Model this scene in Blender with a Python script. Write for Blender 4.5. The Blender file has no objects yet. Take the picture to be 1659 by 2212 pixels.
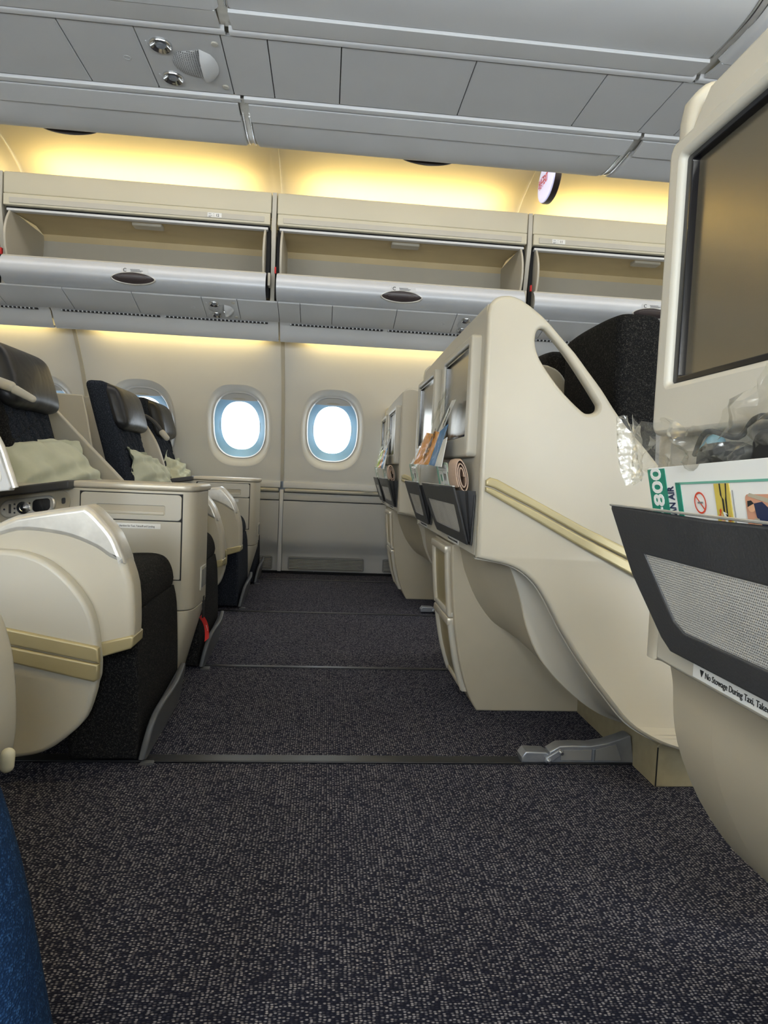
import bpy, bmesh, math, random
from mathutils import Vector, Matrix
random.seed(7)
PI = math.pi
S = bpy.context.scene
C = S.collection

# ------------------------------------------------------------------ camera
YAW, PITCH, ROLL, FPX = 0.0899, 0.0575, 0.0442, 1429.06
cd = bpy.data.cameras.new('camera')
cam = bpy.data.objects.new('camera', cd)
C.objects.link(cam)
fw = Vector((math.sin(YAW) * math.cos(PITCH), math.cos(YAW) * math.cos(PITCH), -math.sin(PITCH)))
r0 = Vector((math.cos(YAW), -math.sin(YAW), 0))
u0 = r0.cross(fw)
rr = math.cos(ROLL) * r0 + math.sin(ROLL) * u0
uu = -math.sin(ROLL) * r0 + math.cos(ROLL) * u0
M = Matrix((rr, uu, -fw)).transposed().to_4x4()
M.translation = Vector((0, 0, 0.74))
cam.matrix_world = M
cd.sensor_fit = 'VERTICAL'
cd.sensor_height = 36.0
cd.lens = FPX / 2212 * 36.0
cd.clip_start = 0.02
S.camera = cam

# ------------------------------------------------------------------ view and world
S.view_settings.view_transform = 'Standard'
S.view_settings.look = 'None'
S.view_settings.gamma = 1
S.view_settings.use_curve_mapping = False
S.view_settings.exposure = 0.34
W = bpy.data.worlds.new('world')
S.world = W
W.use_nodes = True
W.node_tree.nodes['Background'].inputs[0].default_value = (0.88, 0.95, 1.0, 1)
W.node_tree.nodes['Background'].inputs[1].default_value = 5.0

# ------------------------------------------------------------------ lamps of the cabin, plus added aisle fill
WARM = (1.0, 0.74, 0.28)
SOFT = (1.0, 0.96, 0.91)
DAY = (0.87, 0.945, 1.0)
def area(name, loc, size, rot, power, col, spread=180):
    l = bpy.data.lights.new(name, 'AREA')
    l.shape = 'RECTANGLE'; l.size, l.size_y = size
    l.energy = power; l.color = col; l.spread = math.radians(spread)
    o = bpy.data.objects.new(name, l); C.objects.link(o)
    o.location = loc; o.rotation_euler = rot
    return o
# warm light strips lying on top of the wall bins, shining up into the cove
for i, (xa, xb) in enumerate(((-3.2, -1.9), (-1.6, -0.5), (-0.15, 0.93), (1.25, 2.4))):
    area('cove_lamp', ((xa + xb) / 2, 3.86, 2.21), (xb - xa, 0.05), (PI + math.radians(-18), 0, 0), 16.0, WARM)
# the same strips over the near aisle (behind the top of the frame)
for i, (xa, xb) in enumerate(((-3.2, -1.9), (-1.6, -0.5), (-0.15, 0.93), (1.25, 2.4))):
    area('cove_lamp', ((xa + xb) / 2, 0.50, 2.25), (xb - xa, 0.05), (PI + math.radians(18), 0, 0), 4.5, WARM)
# warm strips behind the fascia above the windows
for i, (xa, xb) in enumerate(((-3.0, -1.72), (-1.46, -0.42), (-0.16, 0.86), (1.12, 2.3))):
    area('wall_wash_lamp', ((xa + xb) / 2, 4.235, 1.555), (xb - xa, 0.025), (math.radians(62), 0, 0), 1.5, WARM)
# daylight entering the windows of the near sidewall behind the camera
for wx in (-1.872, -1.237, -0.602, 0.033, 0.668, 1.303, 1.938):
    area('daylight', (wx, -0.50, 1.02), (0.25, 0.42), (math.radians(90), 0, 0), 9.0, DAY)
# unseen area lights added under the ceiling as ambient fill
area('aisle_fill', (0.0, 1.15, 2.44), (5.0, 0.5), (0, 0, 0), 32, SOFT)
area('aisle_fill', (0.0, 3.15, 2.44), (5.0, 0.35), (0, 0, 0), 15, SOFT)

# ------------------------------------------------------------------ materials
MATS = {}
def mat(name, col, rough=0.5, metal=0.0, var=0.0, vscale=8.0, bump=0.0, bscale=200.0, spec=0.5, coat=0.0, alpha=None, trans=0.0):
    m = bpy.data.materials.new(name); m.use_nodes = True
    nt = m.node_tree; b = nt.nodes['Principled BSDF']
    b.inputs['Roughness'].default_value = rough
    b.inputs['Metallic'].default_value = metal
    b.inputs['Specular IOR Level'].default_value = spec
    b.inputs['Coat Weight'].default_value = coat
    b.inputs['Transmission Weight'].default_value = trans
    tc = nt.nodes.new('ShaderNodeTexCoord')
    n = nt.nodes.new('ShaderNodeTexNoise'); n.inputs['Scale'].default_value = vscale; n.inputs['Detail'].default_value = 3
    nt.links.new(tc.outputs['Object'], n.inputs['Vector'])
    r = nt.nodes.new('ShaderNodeValToRGB')
    r.color_ramp.elements[0].position = 0.3; r.color_ramp.elements[1].position = 0.7
    r.color_ramp.elements[0].color = tuple(c * (1 - var) for c in col) + (1,)
    r.color_ramp.elements[1].color = tuple(min(1, c * (1 + var)) for c in col) + (1,)
    nt.links.new(n.outputs['Fac'], r.inputs['Fac'])
    nt.links.new(r.outputs['Color'], b.inputs['Base Color'])
    if bump:
        n2 = nt.nodes.new('ShaderNodeTexNoise'); n2.inputs['Scale'].default_value = bscale; n2.inputs['Detail'].default_value = 2
        nt.links.new(tc.outputs['Object'], n2.inputs['Vector'])
        bp = nt.nodes.new('ShaderNodeBump'); bp.inputs['Strength'].default_value = bump; bp.inputs['Distance'].default_value = 0.002
        nt.links.new(n2.outputs['Fac'], bp.inputs['Height'])
        nt.links.new(bp.outputs['Normal'], b.inputs['Normal'])
    MATS[name] = m
    return m

CREAM = mat('cream_plastic', (0.50, 0.465, 0.38), 0.38, var=0.03, vscale=5, bump=0.04, bscale=900)
CREAM2 = mat('cream_plastic_panel', (0.51, 0.485, 0.415), 0.42, var=0.03, vscale=4, bump=0.05, bscale=900)
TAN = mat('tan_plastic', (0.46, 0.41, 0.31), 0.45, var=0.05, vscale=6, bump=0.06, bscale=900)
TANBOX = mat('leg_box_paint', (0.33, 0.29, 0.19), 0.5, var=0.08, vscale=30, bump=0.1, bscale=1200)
WALLM = mat('sidewall_plastic', (0.74, 0.74, 0.725), 0.5, var=0.02, vscale=3, bump=0.04, bscale=700)
DADO = mat('dado_plastic', (0.50, 0.50, 0.49), 0.5, var=0.03, vscale=3, bump=0.04, bscale=700)
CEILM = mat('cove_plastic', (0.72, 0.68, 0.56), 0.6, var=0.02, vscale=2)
GREY = mat('bin_grey', (0.66, 0.665, 0.67), 0.40, var=0.03, vscale=3, bump=0.05, bscale=1200)
GREYD = mat('service_panel_grey', (0.58, 0.585, 0.59), 0.5, var=0.03, vscale=3, bump=0.06, bscale=1200)
BUCKET = mat('bin_bucket_pearl', (0.58, 0.60, 0.63), 0.36, metal=0.1, var=0.03, vscale=4)
FASCIA = mat('bin_fascia_cream', (0.60, 0.56, 0.43), 0.5, var=0.02, vscale=4)
BININ = mat('bin_lining', (0.58, 0.47, 0.27), 0.6, var=0.05, vscale=6, bump=0.05, bscale=500)
CHAMP = mat('champagne_trim', (0.44, 0.375, 0.21), 0.38, metal=0.25, var=0.04, vscale=12)
SILVER = mat('silver_paint', (0.62, 0.60, 0.55), 0.33, metal=0.45, var=0.08, vscale=40)
CHROME = mat('polished_metal', (0.75, 0.76, 0.78), 0.16, metal=1.0, var=0.02)
ALU = mat('cast_aluminium', (0.34, 0.36, 0.40), 0.42, metal=0.7, var=0.12, vscale=30, bump=0.15, bscale=300)
VENTM = mat('vent_grey', (0.20, 0.20, 0.20), 0.5)
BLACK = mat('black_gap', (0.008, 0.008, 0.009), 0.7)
PADD = mat('dark_grey_pad', (0.055, 0.055, 0.058), 0.5, var=0.06, bump=0.1, bscale=600)
POUCH = mat('pocket_leather', (0.055, 0.055, 0.057), 0.45, var=0.06, vscale=20, bump=0.25, bscale=350)
FLAP = mat('flap_leather', (0.10, 0.105, 0.115), 0.40, var=0.1, vscale=15, bump=0.3, bscale=250)
PILLOWM = mat('pillow_cloth', (0.55, 0.57, 0.44), 0.75, var=0.05, vscale=14, bump=0.3, bscale=60)
RED = mat('red_ribbon', (0.62, 0.02, 0.02), 0.6, var=0.05)
WHITE = mat('white_print', (0.80, 0.80, 0.77), 0.55, var=0.02)
INK = mat('black_ink', (0.02, 0.02, 0.02), 0.6)
INKG = mat('grey_ink', (0.18, 0.18, 0.18), 0.6)
SCREEN = mat('screen_glass', (0.30, 0.26, 0.19), 0.22, metal=0.75, var=0.05, vscale=5)  # warm metallic base stands in for golden cabin reflections
SCREEND = mat('screen_dark', (0.008, 0.008, 0.01), 0.15)
LATCH = mat('brown_latch', (0.055, 0.042, 0.042), 0.3, var=0.1)
PINK = mat('pinkish_pouch', (0.55, 0.40, 0.31), 0.7, var=0.06, vscale=30, bump=0.2, bscale=300)
ORANGE = mat('orange_print', (0.80, 0.33, 0.02), 0.55, var=0.08, vscale=20, spec=0.05)
BLUEP = mat('blue_print', (0.10, 0.25, 0.52), 0.55, var=0.2, vscale=25, spec=0.05)
LIME = mat('lime_print', (0.45, 0.54, 0.03), 0.55, var=0.08, vscale=20, spec=0.05)
GREENP = mat('green_print', (0.02, 0.235, 0.155), 0.45, var=0.05)
MINT = mat('mint_print', (0.16, 0.42, 0.32), 0.45)
CARDG = mat('pale_green_card', (0.46, 0.56, 0.46), 0.5, spec=0.1, var=0.05, vscale=30)
YELLOWP = mat('yellow_print', (0.60, 0.47, 0.09), 0.5)
SKINP = mat('skin_print', (0.75, 0.42, 0.25), 0.5)
REDP = mat('red_print', (0.70, 0.07, 0.03), 0.5)
SALMON = mat('salmon_print', (0.62, 0.31, 0.20), 0.5)
NAVYP = mat('navy_print', (0.02, 0.03, 0.08), 0.5)
SKYP = mat('sky_print', (0.25, 0.55, 0.75), 0.5)
LINER = mat('window_liner', (0.27, 0.49, 0.70), 0.4, var=0.02)
RUBBER = mat('rubber_strip', (0.012, 0.013, 0.017), 0.36, var=0.1, vscale=20, bump=0.05)
KNOB = mat('pale_knob', (0.62, 0.58, 0.42), 0.4, var=0.03)
SHOE = mat('shoe_leather', (0.03, 0.025, 0.022), 0.45, var=0.1, bump=0.1)

def fabric(name, c0, c1, scale=420, rough=0.95, bump=0.5, stretch=(1, 1, 1), t=0.55, wave=None):
    m = bpy.data.materials.new(name); m.use_nodes = True
    nt = m.node_tree; b = nt.nodes['Principled BSDF']; L = nt.links.new
    b.inputs['Roughness'].default_value = rough; b.inputs['Specular IOR Level'].default_value = 0.15
    tc = nt.nodes.new('ShaderNodeTexCoord'); mp = nt.nodes.new('ShaderNodeMapping'); mp.inputs['Scale'].default_value = stretch
    L(tc.outputs['Object'], mp.inputs['Vector'])
    v = nt.nodes.new('ShaderNodeTexVoronoi'); v.inputs['Scale'].default_value = scale
    L(mp.outputs[0], v.inputs['Vector'])
    n = nt.nodes.new('ShaderNodeTexNoise'); n.inputs['Scale'].default_value = scale * 0.35; n.inputs['Detail'].default_value = 2
    L(mp.outputs[0], n.inputs['Vector'])
    ma = nt.nodes.new('ShaderNodeMath'); ma.operation = 'MULTIPLY_ADD'; ma.inputs[1].default_value = -0.9
    L(v.outputs['Distance'], ma.inputs[0]); L(n.outputs['Fac'], ma.inputs[2])
    r = nt.nodes.new('ShaderNodeValToRGB')
    r.color_ramp.elements[0].position = t - 0.35; r.color_ramp.elements[1].position = t
    r.color_ramp.elements[0].color = c0 + (1,); r.color_ramp.elements[1].color = c1 + (1,)
    L(ma.outputs[0], r.inputs['Fac']); L(r.outputs['Color'], b.inputs['Base Color'])
    bp = nt.nodes.new('ShaderNodeBump'); bp.inputs['Strength'].default_value = bump; bp.inputs['Distance'].default_value = 0.0015
    L(ma.outputs[0], bp.inputs['Height'])
    last = bp
    L(last.outputs['Normal'], b.inputs['Normal'])
    MATS[name] = m
    return m
DARKFAB = fabric('dark_seat_fabric', (0.008, 0.008, 0.009), (0.085, 0.082, 0.076), 560, t=0.48)
NAVYFAB = fabric('navy_seat_fabric', (0.014, 0.017, 0.024), (0.085, 0.098, 0.13), 560, t=0.46)
def carpet():
    m = bpy.data.materials.new('carpet_weave'); m.use_nodes = True
    nt = m.node_tree; b = nt.nodes['Principled BSDF']; L = nt.links.new
    b.inputs['Roughness'].default_value = 0.95; b.inputs['Specular IOR Level'].default_value = 0.12
    b.inputs['Sheen Weight'].default_value = 0.05; b.inputs['Sheen Tint'].default_value = (0.5, 0.55, 1, 1)  # blue sheen tint stands in for sky light on the pile
    tc = nt.nodes.new('ShaderNodeTexCoord'); mp = nt.nodes.new('ShaderNodeMapping'); mp.inputs['Scale'].default_value = (0.80, 1.25, 1)
    L(tc.outputs['Object'], mp.inputs['Vector'])
    v = nt.nodes.new('ShaderNodeTexVoronoi'); v.inputs['Scale'].default_value = 205; v.inputs['Randomness'].default_value = 0.55; v.voronoi_dimensions = '2D'
    L(mp.outputs[0], v.inputs['Vector'])
    r = nt.nodes.new('ShaderNodeValToRGB')
    r.color_ramp.elements[0].position = 0.14; r.color_ramp.elements[1].position = 0.46
    r.color_ramp.elements[0].color = (1, 1, 1, 1); r.color_ramp.elements[1].color = (0, 0, 0, 1)
    L(v.outputs['Distance'], r.inputs['Fac'])
    sp = nt.nodes.new('ShaderNodeSeparateColor'); L(v.outputs['Color'], sp.inputs[0])
    r2 = nt.nodes.new('ShaderNodeValToRGB')
    r2.color_ramp.elements[0].position = 0.25; r2.color_ramp.elements[1].position = 0.95
    r2.color_ramp.elements[0].color = (0.016, 0.016, 0.024, 1); r2.color_ramp.elements[1].color = (0.37, 0.35, 0.36, 1)
    L(sp.outputs[0], r2.inputs['Fac'])
    mx = nt.nodes.new('ShaderNodeMix'); mx.data_type = 'RGBA'
    mx.inputs[6].default_value = (0.0095, 0.010, 0.0175, 1)
    L(r.outputs['Color'], mx.inputs[0]); L(r2.outputs['Color'], mx.inputs[7])
    L(mx.outputs[2], b.inputs['Base Color'])
    bp = nt.nodes.new('ShaderNodeBump'); bp.inputs['Strength'].default_value = 0.6; bp.inputs['Distance'].default_value = 0.002
    L(r.outputs['Color'], bp.inputs['Height']); L(bp.outputs['Normal'], b.inputs['Normal'])
    return m
CARPET = carpet()
DENIM = fabric('denim', (0.008, 0.028, 0.08), (0.035, 0.105, 0.25), 500, t=0.45)
def netting(name, c0, c1, scale, plane):
    m = bpy.data.materials.new(name); m.use_nodes = True
    nt = m.node_tree; b = nt.nodes['Principled BSDF']; L = nt.links.new
    b.inputs['Roughness'].default_value = 0.6
    tc = nt.nodes.new('ShaderNodeTexCoord'); sp = nt.nodes.new('ShaderNodeSeparateXYZ'); cb = nt.nodes.new('ShaderNodeCombineXYZ')
    L(tc.outputs['Object'], sp.inputs[0])
    L(sp.outputs[plane[0]], cb.inputs[0]); L(sp.outputs[plane[1]], cb.inputs[1])
    v = nt.nodes.new('ShaderNodeTexVoronoi'); v.voronoi_dimensions = '2D'; v.inputs['Scale'].default_value = scale; v.inputs['Randomness'].default_value = 0.12
    L(cb.outputs[0], v.inputs['Vector'])
    n = nt.nodes.new('ShaderNodeTexNoise'); n.inputs['Scale'].default_value = 14; L(cb.outputs[0], n.inputs['Vector'])
    ma = nt.nodes.new('ShaderNodeMath'); ma.operation = 'MULTIPLY_ADD'; ma.inputs[1].default_value = 0.25
    L(n.outputs['Fac'], ma.inputs[0]); L(v.outputs['Distance'], ma.inputs[2])
    r = nt.nodes.new('ShaderNodeValToRGB')
    r.color_ramp.elements[0].position = 0.28; r.color_ramp.elements[1].position = 0.50
    r.color_ramp.elements[0].color = c1 + (1,); r.color_ramp.elements[1].color = c0 + (1,)
    L(ma.outputs[0], r.inputs['Fac']); L(r.outputs['Color'], b.inputs['Base Color'])
    bp = nt.nodes.new('ShaderNodeBump'); bp.inputs['Strength'].default_value = 0.4; bp.inputs['Distance'].default_value = 0.0015
    L(v.outputs['Distance'], bp.inputs['Height']); L(bp.outputs['Normal'], b.inputs['Normal'])
    return m
NETTING = netting('pocket_netting', (0.60, 0.58, 0.54), (0.10, 0.095, 0.09), 400, 'YZ')
DOTS = netting('speaker_dots', (0.55, 0.555, 0.56), (0.06, 0.06, 0.06), 150, 'XY')
SATIN = mat('satin_champagne', (0.58, 0.53, 0.43), 0.34, metal=0.25, var=0.03)

def leather(name):
    m = bpy.data.materials.new(name); m.use_nodes = True
    nt = m.node_tree; b = nt.nodes['Principled BSDF']; L = nt.links.new
    b.inputs['Base Color'].default_value = (0.010, 0.0105, 0.013, 1); b.inputs['Roughness'].default_value = 0.40
    tc = nt.nodes.new('ShaderNodeTexCoord'); mp = nt.nodes.new('ShaderNodeMapping'); mp.inputs['Scale'].default_value = (1, 1.2, 0.7)
    L(tc.outputs['Object'], mp.inputs['Vector'])
    n = nt.nodes.new('ShaderNodeTexNoise'); n.inputs['Scale'].default_value = 6; n.inputs['Detail'].default_value = 3; n.inputs['Distortion'].default_value = 0.9
    L(mp.outputs[0], n.inputs['Vector'])
    bp = nt.nodes.new('ShaderNodeBump'); bp.inputs['Strength'].default_value = 0.28; bp.inputs['Distance'].default_value = 0.02
    L(n.outputs['Fac'], bp.inputs['Height']); L(bp.outputs['Normal'], b.inputs['Normal'])
    return m
LEATHER = leather('headrest_leather')

def film(name, tint, gloss=0.25, bump=0.8, bs=30, fres=0.6, milk=0.0):
    m = bpy.data.materials.new(name); m.use_nodes = True
    nt = m.node_tree; L = nt.links.new
    for x in list(nt.nodes): nt.nodes.remove(x)
    out = nt.nodes.new('ShaderNodeOutputMaterial'); tr = nt.nodes.new('ShaderNodeBsdfTransparent'); gl = nt.nodes.new('ShaderNodeBsdfGlossy')
    mx = nt.nodes.new('ShaderNodeMixShader'); tc = nt.nodes.new('ShaderNodeTexCoord'); n = nt.nodes.new('ShaderNodeTexNoise'); bp = nt.nodes.new('ShaderNodeBump')
    lw = nt.nodes.new('ShaderNodeLayerWeight'); ad = nt.nodes.new('ShaderNodeMath'); ad.operation = 'MULTIPLY_ADD'; ad.use_clamp = True
    tr.inputs[0].default_value = tint + (1,); gl.inputs['Roughness'].default_value = 0.2; gl.inputs[0].default_value = (0.95, 0.95, 0.92, 1)
    n.inputs['Scale'].default_value = bs; bp.inputs['Strength'].default_value = bump; bp.inputs['Distance'].default_value = 0.01
    lw.inputs['Blend'].default_value = 0.35; ad.inputs[1].default_value = fres; ad.inputs[2].default_value = gloss
    L(tc.outputs['Object'], n.inputs['Vector']); L(n.outputs['Fac'], bp.inputs['Height']); L(bp.outputs['Normal'], gl.inputs['Normal'])
    L(lw.outputs['Fresnel'], ad.inputs[0]); L(ad.outputs[0], mx.inputs[0]); L(tr.outputs[0], mx.inputs[1]); L(gl.outputs[0], mx.inputs[2])
    if milk:
        df = nt.nodes.new('ShaderNodeBsdfTranslucent'); d2 = nt.nodes.new('ShaderNodeBsdfDiffuse'); ml = nt.nodes.new('ShaderNodeMixShader'); m2 = nt.nodes.new('ShaderNodeMixShader')
        df.inputs[0].default_value = (0.9, 0.9, 0.86, 1); d2.inputs[0].default_value = (0.9, 0.9, 0.86, 1)
        m2.inputs[0].default_value = 0.5; L(df.outputs[0], m2.inputs[1]); L(d2.outputs[0], m2.inputs[2])
        ml.inputs[0].default_value = milk; L(mx.outputs[0], ml.inputs[1]); L(m2.outputs[0], ml.inputs[2]); L(ml.outputs[0], out.inputs[0])
    else: L(mx.outputs[0], out.inputs[0])
    return m
FILM = film('clear_plastic_film', (0.97, 0.96, 0.93), 0.10, 0.6, 40, 0.45, 0.10)
FILM2 = film('thin_clear_film', (0.97, 0.97, 0.95), 0.01, 0.5, 20, 0.22)
PANE = film('window_pane', (0.97, 0.985, 1.0), 0.02, 0.0)

def glow(name, col, st):
    m = bpy.data.materials.new(name); m.use_nodes = True
    b = m.node_tree.nodes['Principled BSDF']
    b.inputs['Base Color'].default_value = col + (1,); b.inputs['Emission Color'].default_value = col + (1,); b.inputs['Emission Strength'].default_value = st
    return m
SIGNM = glow('lit_sign_face', (0.62, 0.64, 0.92), 0.5)
STRIP = glow('light_strip', WARM, 3.0)

# ------------------------------------------------------------------ object helpers
def tag(o, label=None, cat=None, group=None, kind=None):
    if label: o['label'] = label
    if cat: o['category'] = cat
    if group: o['group'] = group
    if kind: o['kind'] = kind
    return o
def thing(name, label, cat, loc=(0, 0, 0), group=None):
    o = bpy.data.objects.new(name, None); C.objects.link(o)
    o.location = loc; o.empty_display_size = 0.05
    return tag(o, label, cat, group)
def world_loc(p):
    v = Vector(p.location)
    while p.parent: p = p.parent
    return v
def put(name, me, m, parent=None, sharp=35):
    if m is not None and not me.materials: me.materials.append(m)
    if sharp:
        me.shade_smooth()
        me.set_sharp_from_angle(angle=math.radians(sharp))
    o = bpy.data.objects.new(name, me); C.objects.link(o)
    if parent:
        o.parent = parent
        q = parent
        acc = Vector((0, 0, 0))
        while q is not None and q.parent is not None and q.type == 'MESH': q = q.parent
        o.matrix_parent_inverse = Matrix.Translation(-Vector(q.location)) if parent is q else Matrix.Identity(4)
    return o
def copy_tree(o, loc=None, parent=None):
    c = o.copy(); C.objects.link(c)
    if parent: c.parent = parent
    if loc is not None: c.location = loc
    for ch in list(o.children): copy_tree(ch, None, c)
    return c

def smooth(pts, n=6, closed=False):
    out = []; N = len(pts)
    rng = range(N) if closed else range(N - 1)
    for i in rng:
        p0 = pts[(i - 1) % N] if (closed or i > 0) else pts[0]
        p1 = pts[i]; p2 = pts[(i + 1) % N]
        p3 = pts[(i + 2) % N] if (closed or i + 2 < N) else pts[-1]
        for k in range(n):
            t = k / n
            out.append(tuple(0.5 * ((2 * b) + (-a + c) * t + (2 * a - 5 * b + 4 * c - d) * t * t + (-a + 3 * b - 3 * c + d) * t ** 3) for a, b, c, d in zip(p0, p1, p2, p3)))
    if not closed: out.append(tuple(pts[-1]))
    return out
def rrect(x0, x1, y0, y1, r, n=5):
    r = min(r, (x1 - x0) / 2 - 1e-5, (y1 - y0) / 2 - 1e-5); p = []
    for cx, cy, a in ((x1 - r, y1 - r, 0), (x0 + r, y1 - r, 90), (x0 + r, y0 + r, 180), (x1 - r, y0 + r, 270)):
        for k in range(n + 1):
            t = math.radians(a + 90 * k / n); p.append((cx + r * math.cos(t), cy + r * math.sin(t)))
    return p
def ell(cx, cy, a, b, n=28, p=2.0):
    o = []
    for k in range(n):
        t = 2 * PI * k / n; c, s = math.cos(t), math.sin(t)
        o.append((cx + a * math.copysign(abs(c) ** (2 / p), c), cy + b * math.copysign(abs(s) ** (2 / p), s)))
    return o
def plate_mesh(polys, a0, a1, axis, bevel=0.003, res=2):
    """filled outline (first) with holes (rest), extruded along an axis with rounded rims"""
    cu = bpy.data.curves.new('outline', 'CURVE'); cu.dimensions = '2D'; cu.fill_mode = 'BOTH'
    h = abs(a1 - a0) / 2; bevel = min(bevel, h * 0.98)
    cu.extrude = h - bevel; cu.bevel_depth = bevel; cu.bevel_resolution = res; cu.offset = -bevel
    for P in polys:
        s = cu.splines.new('POLY'); s.points.add(len(P) - 1); s.use_cyclic_u = True
        for q, p in zip(s.points, P): q.co = (p[0], p[1], 0, 1)
    ob = bpy.data.objects.new('outline', cu)
    me = bpy.data.meshes.new_from_object(ob)
    bpy.data.objects.remove(ob); bpy.data.curves.remove(cu)
    mid = (a0 + a1) / 2
    if axis == 'Y': T = Matrix(((1, 0, 0, 0), (0, 0, -1, mid), (0, 1, 0, 0), (0, 0, 0, 1)))
    elif axis == 'X': T = Matrix(((0, 0, 1, mid), (1, 0, 0, 0), (0, 1, 0, 0), (0, 0, 0, 1)))
    else: T = Matrix.Translation((0, 0, mid))
    me.transform(T); me.materials.clear()
    return me
def plate(name, polys, a0, a1, axis, m, parent=None, bevel=0.003, res=2, warp=None):
    if polys and not isinstance(polys[0][0], (list, tuple)): polys = [polys]
    me = plate_mesh(polys, a0, a1, axis, bevel, res)
    if warp:
        for v in me.vertices: v.co = warp(v.co)
    return put(name, me, m, parent)
def bm_mesh(bm):
    me = bpy.data.meshes.new('mesh'); bm.normal_update(); bm.to_mesh(me); bm.free(); return me
def rbox_mesh(x0, x1, y0, y1, z0, z1, bev=0.004, seg=2):
    bm = bmesh.new()
    bmesh.ops.create_cube(bm, size=1, matrix=Matrix.Translation(((x0 + x1) / 2, (y0 + y1) / 2, (z0 + z1) / 2)) @ Matrix.Diagonal((x1 - x0, y1 - y0, z1 - z0, 1)))
    if bev: bmesh.ops.bevel(bm, geom=bm.edges[:], offset=bev, segments=seg, profile=0.5, affect='EDGES', clamp_overlap=True)
    return bm_mesh(bm)
def rbox(name, b, m, parent=None, bev=0.004, seg=2, warp=None, sharp=35):
    me = rbox_mesh(*b, bev, seg)
    if warp:
        for v in me.vertices: v.co = warp(v.co)
    return put(name, me, m, parent, sharp)
def faces_mesh(vs, fs):
    me = bpy.data.meshes.new('mesh'); me.from_pydata([tuple(v) for v in vs], [], fs); me.update(); return me
def loft_mesh(rows, closed_u=False, thick=0.0):
    n = len(rows[0]); vs = [p for r in rows for p in r]; fs = []
    for j in range(len(rows) - 1):
        for i in range(n if closed_u else n - 1):
            a = j * n + i; b = j * n + (i + 1) % n
            fs.append((a, b, b + n, a + n))
    me = faces_mesh(vs, fs)
    if thick:
        bm = bmesh.new(); bm.from_mesh(me)
        bmesh.ops.recalc_face_normals(bm, faces=bm.faces)
        bmesh.ops.solidify(bm, geom=bm.faces[:], thickness=thick)
        bm.to_mesh(me); bm.free()
    return me
def loft(name, rows, m, parent=None, closed_u=False, thick=0.0, sharp=40):
    return put(name, loft_mesh(rows, closed_u, thick), m, parent, sharp)
def sweepX(name, prof, x0, x1, m, parent=None, thick=0.004, sharp=40, nx=1):
    rows = [[(x0 + (x1 - x0) * k / nx, y, z) for y, z in prof] for k in range(nx + 1)]
    return loft(name, rows, m, parent, thick=thick, sharp=sharp)
def tube_mesh(path, r, seg=10, cap=True):
    pts = [Vector(p) for p in path]; rows = []
    rs = r if isinstance(r, (list, tuple)) else [r] * len(pts)
    up = Vector((0, 0, 1))
    for i, p in enumerate(pts):
        t = (pts[min(i + 1, len(pts) - 1)] - pts[max(i - 1, 0)]).normalized()
        a = t.cross(up)
        if a.length < 1e-3: a = t.cross(Vector((0, 1, 0)))
        a.normalize(); b = t.cross(a)
        rows.append([p + rs[i] * (math.cos(2 * PI * k / seg) * a + math.sin(2 * PI * k / seg) * b) for k in range(seg)])
    n = seg; vs = [v for r_ in rows for v in r_]; fs = []
    for j in range(len(rows) - 1):
        for i in range(n):
            a = j * n + i; b = j * n + (i + 1) % n
            fs.append((a, a + n, b + n, b))
    if cap: fs.append(tuple(range(n))); fs.append(tuple(reversed(range((len(rows) - 1) * n, len(rows) * n))))
    return faces_mesh(vs, fs)
def tube(name, path, r, m, parent=None, seg=10): return put(name, tube_mesh(path, r, seg), m, parent, 50)
def capsule(name, a, b, ra, rb, m, parent=None, seg=14, flat=1.0):
    a, b = Vector(a), Vector(b); d = (b - a).normalized(); path = []; rs = []
    for k in range(6):
        t = k / 5 * PI / 2; path.append(a - d * ra * math.cos(t)); rs.append(max(1e-4, ra * math.sin(t)))
    for k in range(6):
        t = k / 5 * PI / 2; path.append(b + d * rb * math.sin(t)); rs.append(max(1e-4, rb * math.cos(t)))
    return put(name, tube_mesh(path, rs, seg), m, parent, 60)
def lathe(name, prof, centre, axis, m, parent=None, seg=24):
    c = Vector(centre); ax = Vector(axis).normalized()
    a = ax.cross(Vector((1, 0, 0)))
    if a.length < 0.1: a = ax.cross(Vector((0, 1, 0)))
    a.normalize(); b = ax.cross(a)
    rows = [[c + ax * h + max(r, 1e-5) * (math.cos(2 * PI * k / seg) * a + math.sin(2 * PI * k / seg) * b) for k in range(seg)] for r, h in prof]
    return loft(name, rows, m, parent, closed_u=True, sharp=45)
def subdiv_mesh(me, levels=1):
    ob = bpy.data.objects.new('tmp', me); C.objects.link(ob)
    md = ob.modifiers.new('s', 'SUBSURF'); md.levels = levels; md.render_levels = levels
    dg = bpy.context.evaluated_depsgraph_get()
    me2 = bpy.data.meshes.new_from_object(ob.evaluated_get(dg)); bpy.data.objects.remove(ob)
    me2.materials.clear()
    return me2
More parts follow.
